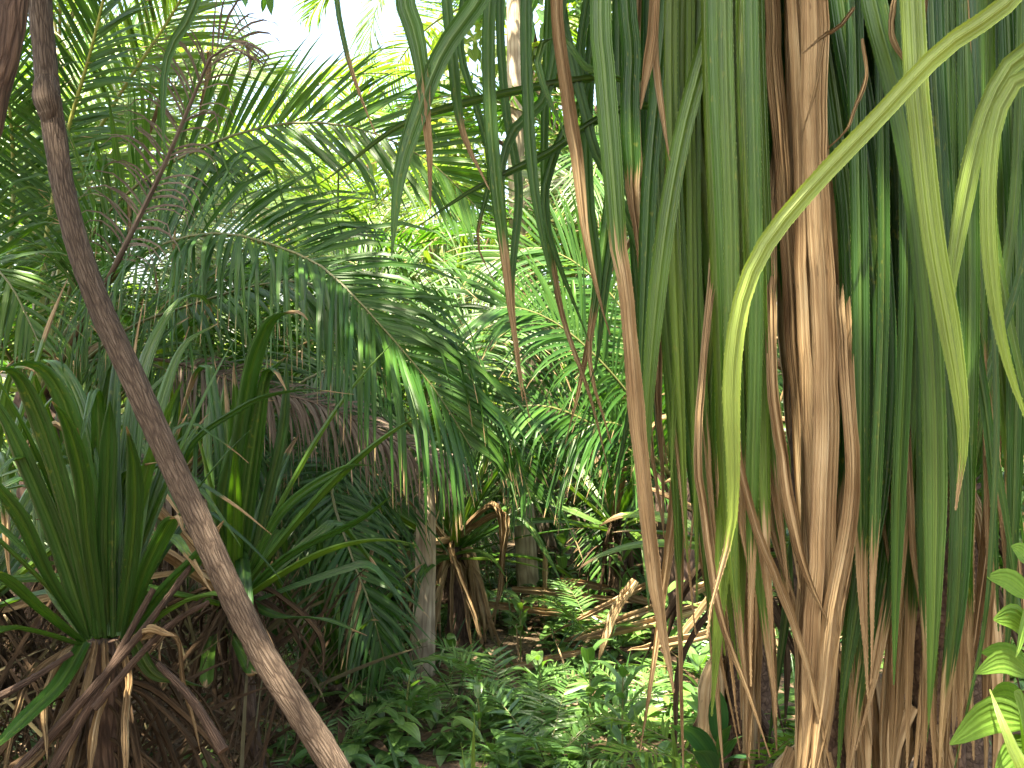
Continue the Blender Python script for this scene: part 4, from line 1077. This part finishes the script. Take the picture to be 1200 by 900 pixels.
p = cover_points(2200, r); p = p[np.sin(p[:, 0] * 3 + 2) + np.cos(p[:, 1] * 2.3) + r.normal(0, .5, len(p)) > .2]; n = len(p)
d = nrm(r.normal(size=(n, 3)) * [.5, .5, 0] + [0, 0, 1]); Ln = r.uniform(.1, .34, n)
P, T = grow(p, d, Ln, 6, r.uniform(1, 5, (n, 1)) * np.linspace(.2, 1.5, 6)[None])
sdv = nrm(np.cross(d, nrm(r.normal(size=(n, 3))))); sdv = nrm(sdv[:, None] - (sdv[:, None] * T).sum(-1, keepdims=True) * T)
ti = np.zeros((n, 6, 3)); ti[..., 0] = r.uniform(.2, 1, n)[:, None]; ti[..., 1] = (r.random(n) < .12)[:, None]
ribbons(mb, P, r.uniform(.003, .008, n)[:, None] * np.array([.7, 1, 1, .8, .5, .05])[None], sdv, np.cross(sdv, T), FLATV, ti, Ln)
o = mb.build('grass', M_BROAD); tag(o, 'thin grass blades among the seedlings', 'grass', kind='stuff')
# fallen litter
mb = MB()
p = cover_points(2600, r, -4, 4, 2, 9); n = len(p); p[:, 2] += r.uniform(.005, .05, n)
a = r.uniform(0, 6.28, n); d = np.stack([np.cos(a), np.sin(a), r.normal(0, .12, n)], 1); Ln = r.uniform(.06, .4, n)
P, T = grow(p, d, Ln, 6, r.normal(0, 1.2, (n, 6)))
P[..., 2] = np.maximum(P[..., 2], gz(P[..., 0], P[..., 1]) + .006)
sdv = nrm(np.cross(d, UP) + r.normal(0, .25, (n, 3)))[:, None].repeat(6, 1)
ti = np.zeros((n, 6, 3)); ti[..., 0] = r.random(n)[:, None]; ti[..., 1] = 1
ribbons(mb, P, r.uniform(.006, .022, n)[:, None] * np.array([.6, 1, 1, .9, .6, .1])[None], sdv, np.cross(sdv, T), FLATV, ti, Ln)
o = mb.build('leaf_litter', M_LITTER); tag(o, 'brown dead leaves strewn over the dark soil', 'leaf litter', kind='stuff')


def fern(base, n, L, label, seed, az=None, mat=M_FLOOR, up=.9):
    r = np.random.default_rng(seed)
    t_ = thing('fern', label, 'fern', base, 'ferns on the clearing floor')
    for k in range(n):
        a = (az if az is not None else k * 2.4) + r.uniform(-.4, .4); el = up + r.uniform(-.3, .3)
        d = np.array([math.cos(a) * math.cos(el), math.sin(a) * math.cos(el), math.sin(el)])
        ll = L * r.uniform(.7, 1.1)
        P, _ = grow(np.asarray(base)[None], d[None], np.array([ll]), 9, np.linspace(.4, 2.6, 9)[None] / L * .5)
        ra, lf = frond(P[0], UP, L * .24, seed * 10 + k, spacing=.016 * L / .5, width=.013 * L / .5, pet=.18, vee=.1, droop=.3, n_m=4, rr=.003, ang=(82, 50), tint=(.4, 1), tipdead=0)
        o = ra.build('frond', M_RACHIS, t_); lf.build('leaflets', mat, o)


def gp(u, v, D=None):
    """ground point under pixel"""
    y = CAMZ * 1200 / (v - 450)
    x = (u - 600) / 1200 * y
    return np.array([x, y, float(gz(x, y))])


for k, (u, v, n, L_, lb) in enumerate([
    (592, 835, 7, .5, 'pale fern spreading in the centre of the clearing floor'),
    (640, 890, 7, .5, 'fern at the bottom middle of the clearing'),
    (500, 850, 6, .4, 'small fern left of the clearing centre'),
    (700, 770, 6, .5, 'fern below the fallen tan leaves'),
    (385, 905, 6, .35, 'fern at the foot of the leaning trunk'),
    (545, 690, 6, .6, 'light green fern behind the dead leaf skirt'),
    (830, 800, 6, .45, 'dark fern against the base of the strap curtain'),
    (760, 850, 6, .4, 'fern beside the glossy palm seedling'),
    (850, 730, 6, .5, 'fern in the shade under the tan straps'),
    (420, 800, 6, .4, 'dim fern under the drooping dark frond'),
]):
    fern(gp(u, v), n + 2, L_ * 1.05, lb, 200 + k, up=.75)
fern(U(870, 930, 2.6), 5, .42, 'bright fern in front of the tan strap bases at the bottom', 230, mat=M_LIME, up=.7)


def broad(mb, a, b_, w, sag=.15, tint=.6, yel=0.0, side=None, m=9):
    a, b_ = np.asarray(a, float), np.asarray(b_, float)
    L_ = np.linalg.norm(b_ - a)
    P, _ = spline([a, a * .5 + b_ * .5 + [0, 0, sag * L_], b_], m)
    T = tang(P)
    sd_ = np.cross(T[0], UP) if side is None else np.asarray(side, float)
    Sd = nrm(sd_[None] - (T * sd_[None]).sum(1, keepdims=True) * T)
    t = np.linspace(0, 1, m)
    W = w / 2 * np.clip(np.sin(math.pi * np.clip(t * .97 + .02, 0, 1) ** .85), .04, 1) ** .8
    ribbons(mb, P[None], W[None], Sd[None], np.cross(Sd, T)[None], BROAD, np.tile([tint, 0, yel], (m, 1)), [L_])


def seedling(base, h, n, L_, wr, label, seed, mat=M_FLOOR, name='seedling', lean=(0, 0), grp='seedlings on the clearing floor', el=(.1, .7), yel=0.0):
    r = np.random.default_rng(seed)
    t_ = thing(name, label, 'seedling', base, grp)
    base = np.asarray(base, float)
    top = base + np.array([lean[0], lean[1], h])
    mb = MB(); tube(mb, [base - [0, 0, .03], base * .5 + top * .5 + r.normal(0, .012, 3), top], [.006, .0045, .003], sides=7, m=10, tint=(.5, 0, .3)); mb.build('stem', M_RACHIS, t_)
    for k in range(n):
        f = .25 + .75 * (k + 1) / n
        a = k * 2.4 + r.uniform(-.4, .4); e = r.uniform(*el)
        p = base * (1 - f) + top * f
        ll = L_ * r.uniform(.75, 1.15)
        mb = MB(); broad(mb, p, p + ll * np.array([math.cos(a) * math.cos(e), math.sin(a) * math.cos(e), math.sin(e)]), ll * wr, tint=r.uniform(.3, 1), yel=yel * r.random(), sag=.2)
        mb.build('leaf', mat, t_)


for k, (u, v, h, n, L_, wr, lb) in enumerate([
    (730, 900, .42, 11, .2, .3, 'glossy palm seedling with long blades at the bottom centre right'),
    (690, 850, .35, 9, .16, .36, 'broad leaved seedling in the middle of the clearing'),
    (610, 775, .3, 10, .14, .34, 'yellow tipped seedling before the skirted screw pine'),
    (530, 800, .2, 8, .13, .36, 'seedling in front of the dead leaf skirt'),
    (480, 880, .28, 8, .13, .36, 'seedling near the lower end of the leaning trunk'),
    (630, 840, .3, 8, .15, .36, 'seedling with bluish shine just left of the clearing middle'),
    (780, 800, .45, 10, .17, .34, 'tall seedling below the hanging tan tip'),
    (660, 720, .7, 16, .16, .4, 'leafy sapling in front of the pale tan trunk'),
    (700, 700, .9, 18, .18, .4, 'taller leafy sapling right of the pale tan trunk'),
    (730, 740, .5, 12, .16, .36, 'bushy seedling among the fallen tan leaves'),
    (507, 765, .5, 9, .07, .5, 'small leaved climber at the foot of the pale palm trunk'),
    (820, 870, .4, 9, .2, .3, 'dark seedling at the left foot of the strap curtain'),
    (560, 880, .22, 7, .12, .36, 'small seedling near the bottom beside the grass blade'),
]):
    seedling(gp(u, v), h, n, L_, wr, lb, 300 + k, yel=.5 if k == 2 else .1)

# bluish broad seedling and bright leaves near the lens
t_ = thing('seedling', 'bluish green wide bladed seedling at the foot of the tan leaf bundle', 'seedling', tuple(U(838, 450, 2.5) * [1, 1, 0]), 'seedlings on the clearing floor')
q = U(842, 905, 2.5)
mb = MB(); tube(mb, [[q[0], q[1], -.02], q, U(842, 870, 2.5)], [.006, .005, .004], sides=7, m=10, tint=(.5, 0, .3)); mb.build('stem', M_RACHIS, t_)
for a, b_, w_, ti in (((843, 872), (838, 805), .05, .2), ((843, 890), (872, 862), .035, .5), ((840, 895), (786, 850), .05, .25), ((846, 895), (878, 888), .035, .1), ((838, 905), (812, 880), .05, .3), ((842, 880), (856, 850), .03, .6)):
    mb = MB(); broad(mb, U(*a, 2.5), U(*b_, 2.42), w_, tint=ti, side=(1, 0, .3)); mb.build('leaf', M_BROAD, t_)
t_ = thing('shrub', 'bright lime green broad leaved shrub in the bottom right corner', 'shrub', tuple(U(1215, 450, 1.5) * [1, 1, 0]))
x0 = U(1215, 450, 1.5)
mb = MB(); tube(mb, [[x0[0], x0[1], -.03], U(1222, 1100, 1.5), U(1208, 880, 1.5), U(1210, 760, 1.5), U(1204, 660, 1.5)], [.009, .008, .006, .005, .003], sides=8, m=30, tint=(.5, 0, .5)); mb.build('stem', M_RACHIS, t_)
for a, b_, w_, ti, dz in (((1206, 700), (1156, 676), .036, .5, .0), ((1208, 745), (1164, 726), .042, .9, -.05), ((1204, 790), (1143, 789), .036, .6, -.06), ((1204, 845), (1113, 872), .052, .7, -.08), ((1200, 900), (1188, 812), .06, .6, -.1), ((1206, 780), (1150, 765), .03, .1, .05), ((1206, 830), (1160, 815), .035, .2, .08), ((1206, 880), (1165, 908), .05, .4, -.05), ((1206, 660), (1185, 640), .03, .4, 0), ((1205, 720), (1190, 770), .036, .9, -.1), ((1208, 770), (1240, 740), .05, .5, -.05), ((1208, 690), (1250, 660), .05, .5, 0)):
    mb = MB(); broad(mb, U(*a, 1.5), U(*b_, 1.5 + dz), w_, tint=ti, side=(.15, .35, 1), yel=.2); mb.build('leaf', M_LIME, t_)
mb = MB(); strap(mb, [U(1160, 808, 1.45), U(1172, 840, 1.42), U(1186, 875, 1.4), U(1205, 930, 1.4), U(1215, 1100, 1.5)][::-1], .022, tint=.95, yel=.2, taper=.3); mb.build('blade', M_STRAP, t_)
t_ = thing('grass_tuft', 'tall bright grass blades rising at the bottom edge of the clearing', 'grass tuft', tuple(gp(555, 990)))
bb = gp(555, 990)
for k, (u, v, wd) in enumerate(((556, 836, .02), (540, 870, .012), (570, 880, .012), (535, 905, .012))):
    mb = MB(); strap(mb, [bb, U((u + 553) / 2, (v + 960) / 2, bb[1]), U(u, v, bb[1])], wd, tint=.95, yel=.2, taper=.6); mb.build('blade', M_STRAP, t_)
t_ = thing('seedling', 'upright wide bladed green seedling at the bottom edge below the hanging tan tip', 'seedling', tuple(U(795, 450, 2.6) * [1, 1, 0]), 'seedlings on the clearing floor')
for a in ([(800, 1000), (795, 930), (788, 850)], [(800, 1000), (806, 940), (815, 885)], [(800, 1000), (760, 920), (735, 880)]):
    mb = MB(); strap(mb, [U(800, 1142, 2.6)] + [U(*p, 2.55) for p in a], .05, tint=.6, yel=.1, taper=.5); mb.build('blade', M_STRAP, t_)

# fallen dead straps
for k, (pts, wpx, D, lb) in enumerate([
    ([(600, 690), (660, 690), (720, 700), (745, 705)], 10, 6.2, 'fallen tan leaf lying level behind the seedlings, nearest the pale trunk'),
    ([(570, 708), (640, 712), (700, 722), (730, 725)], 10, 6.0, 'long fallen brown leaf reaching from the dead leaf skirt'),
    ([(830, 650), (760, 690), (700, 725), (655, 740)], 9, 5.7, 'thin dark fallen stalk sloping down to the left'),
    ([(860, 670), (790, 700), (720, 735), (650, 765)], 12, 5.5, 'broad fallen tan leaf sloping through the middle of the heap'),
    ([(850, 700), (790, 725), (730, 748), (670, 752)], 13, 5.3, 'fallen orange-brown leaf at the front of the heap'),
    ([(655, 680), (700, 690), (740, 705), (790, 712)], 10, 6.3, 'fallen leaf tilted down to the right at the back of the heap'),
    ([(745, 680), (730, 720), (715, 750), (702, 775)], 13, 5.2, 'pale fallen leaf standing steeply against the heap'),
    ([(640, 640), (641, 680), (640, 730), (638, 745)], 8, 6.0, 'narrow dead leaf stuck upright beside the pale trunk'),
    ([(870, 730), (820, 745), (770, 760), (735, 762)], 13, 5.0, 'short fallen tan leaf lowest in the heap'),
    ([(870, 640), (840, 690), (800, 740), (780, 770)], 12, 5.0, 'fallen leaf leaning against the strap curtain'),
    ([(560, 790), (600, 778), (650, 770), (700, 760)], 9, 5.3, 'thin fallen leaf among the central ferns'),
    ([(280, 830), (320, 835), (350, 850), (380, 870)], 14, 4.2, 'dull fallen leaf under the leaning trunk'),
    ([(300, 890), (370, 880), (430, 888), (470, 895)], 10, 4.0, 'fallen leaf lying along the bottom edge by the leaning trunk'),
]):
    P = [U(pts[0][0], pts[0][1], D + rng.uniform(-.15, .15)), U(pts[-1][0], pts[-1][1], D + rng.uniform(-.15, .15))]
    P = [P[0], P[0] * .6 + P[1] * .4 + rng.normal(0, .012, 3), P[1]]
    for q in P:
        q[2] = max(q[2], float(gz(q[0], q[1])) + .02)
    mb = MB(); strap(mb, P, wpx * D / 1200 * 1.15, side=(.2, .4, 1), alldead=True, tint=rng.random(), fold=1.3, m=26, taper=.25, twist=(0, rng.uniform(-.3, .3)))
    o = mb.build('fallen_leaf', M_STRAPD); tag(o, lb, 'dead leaf', 'fallen leaves in the clearing')
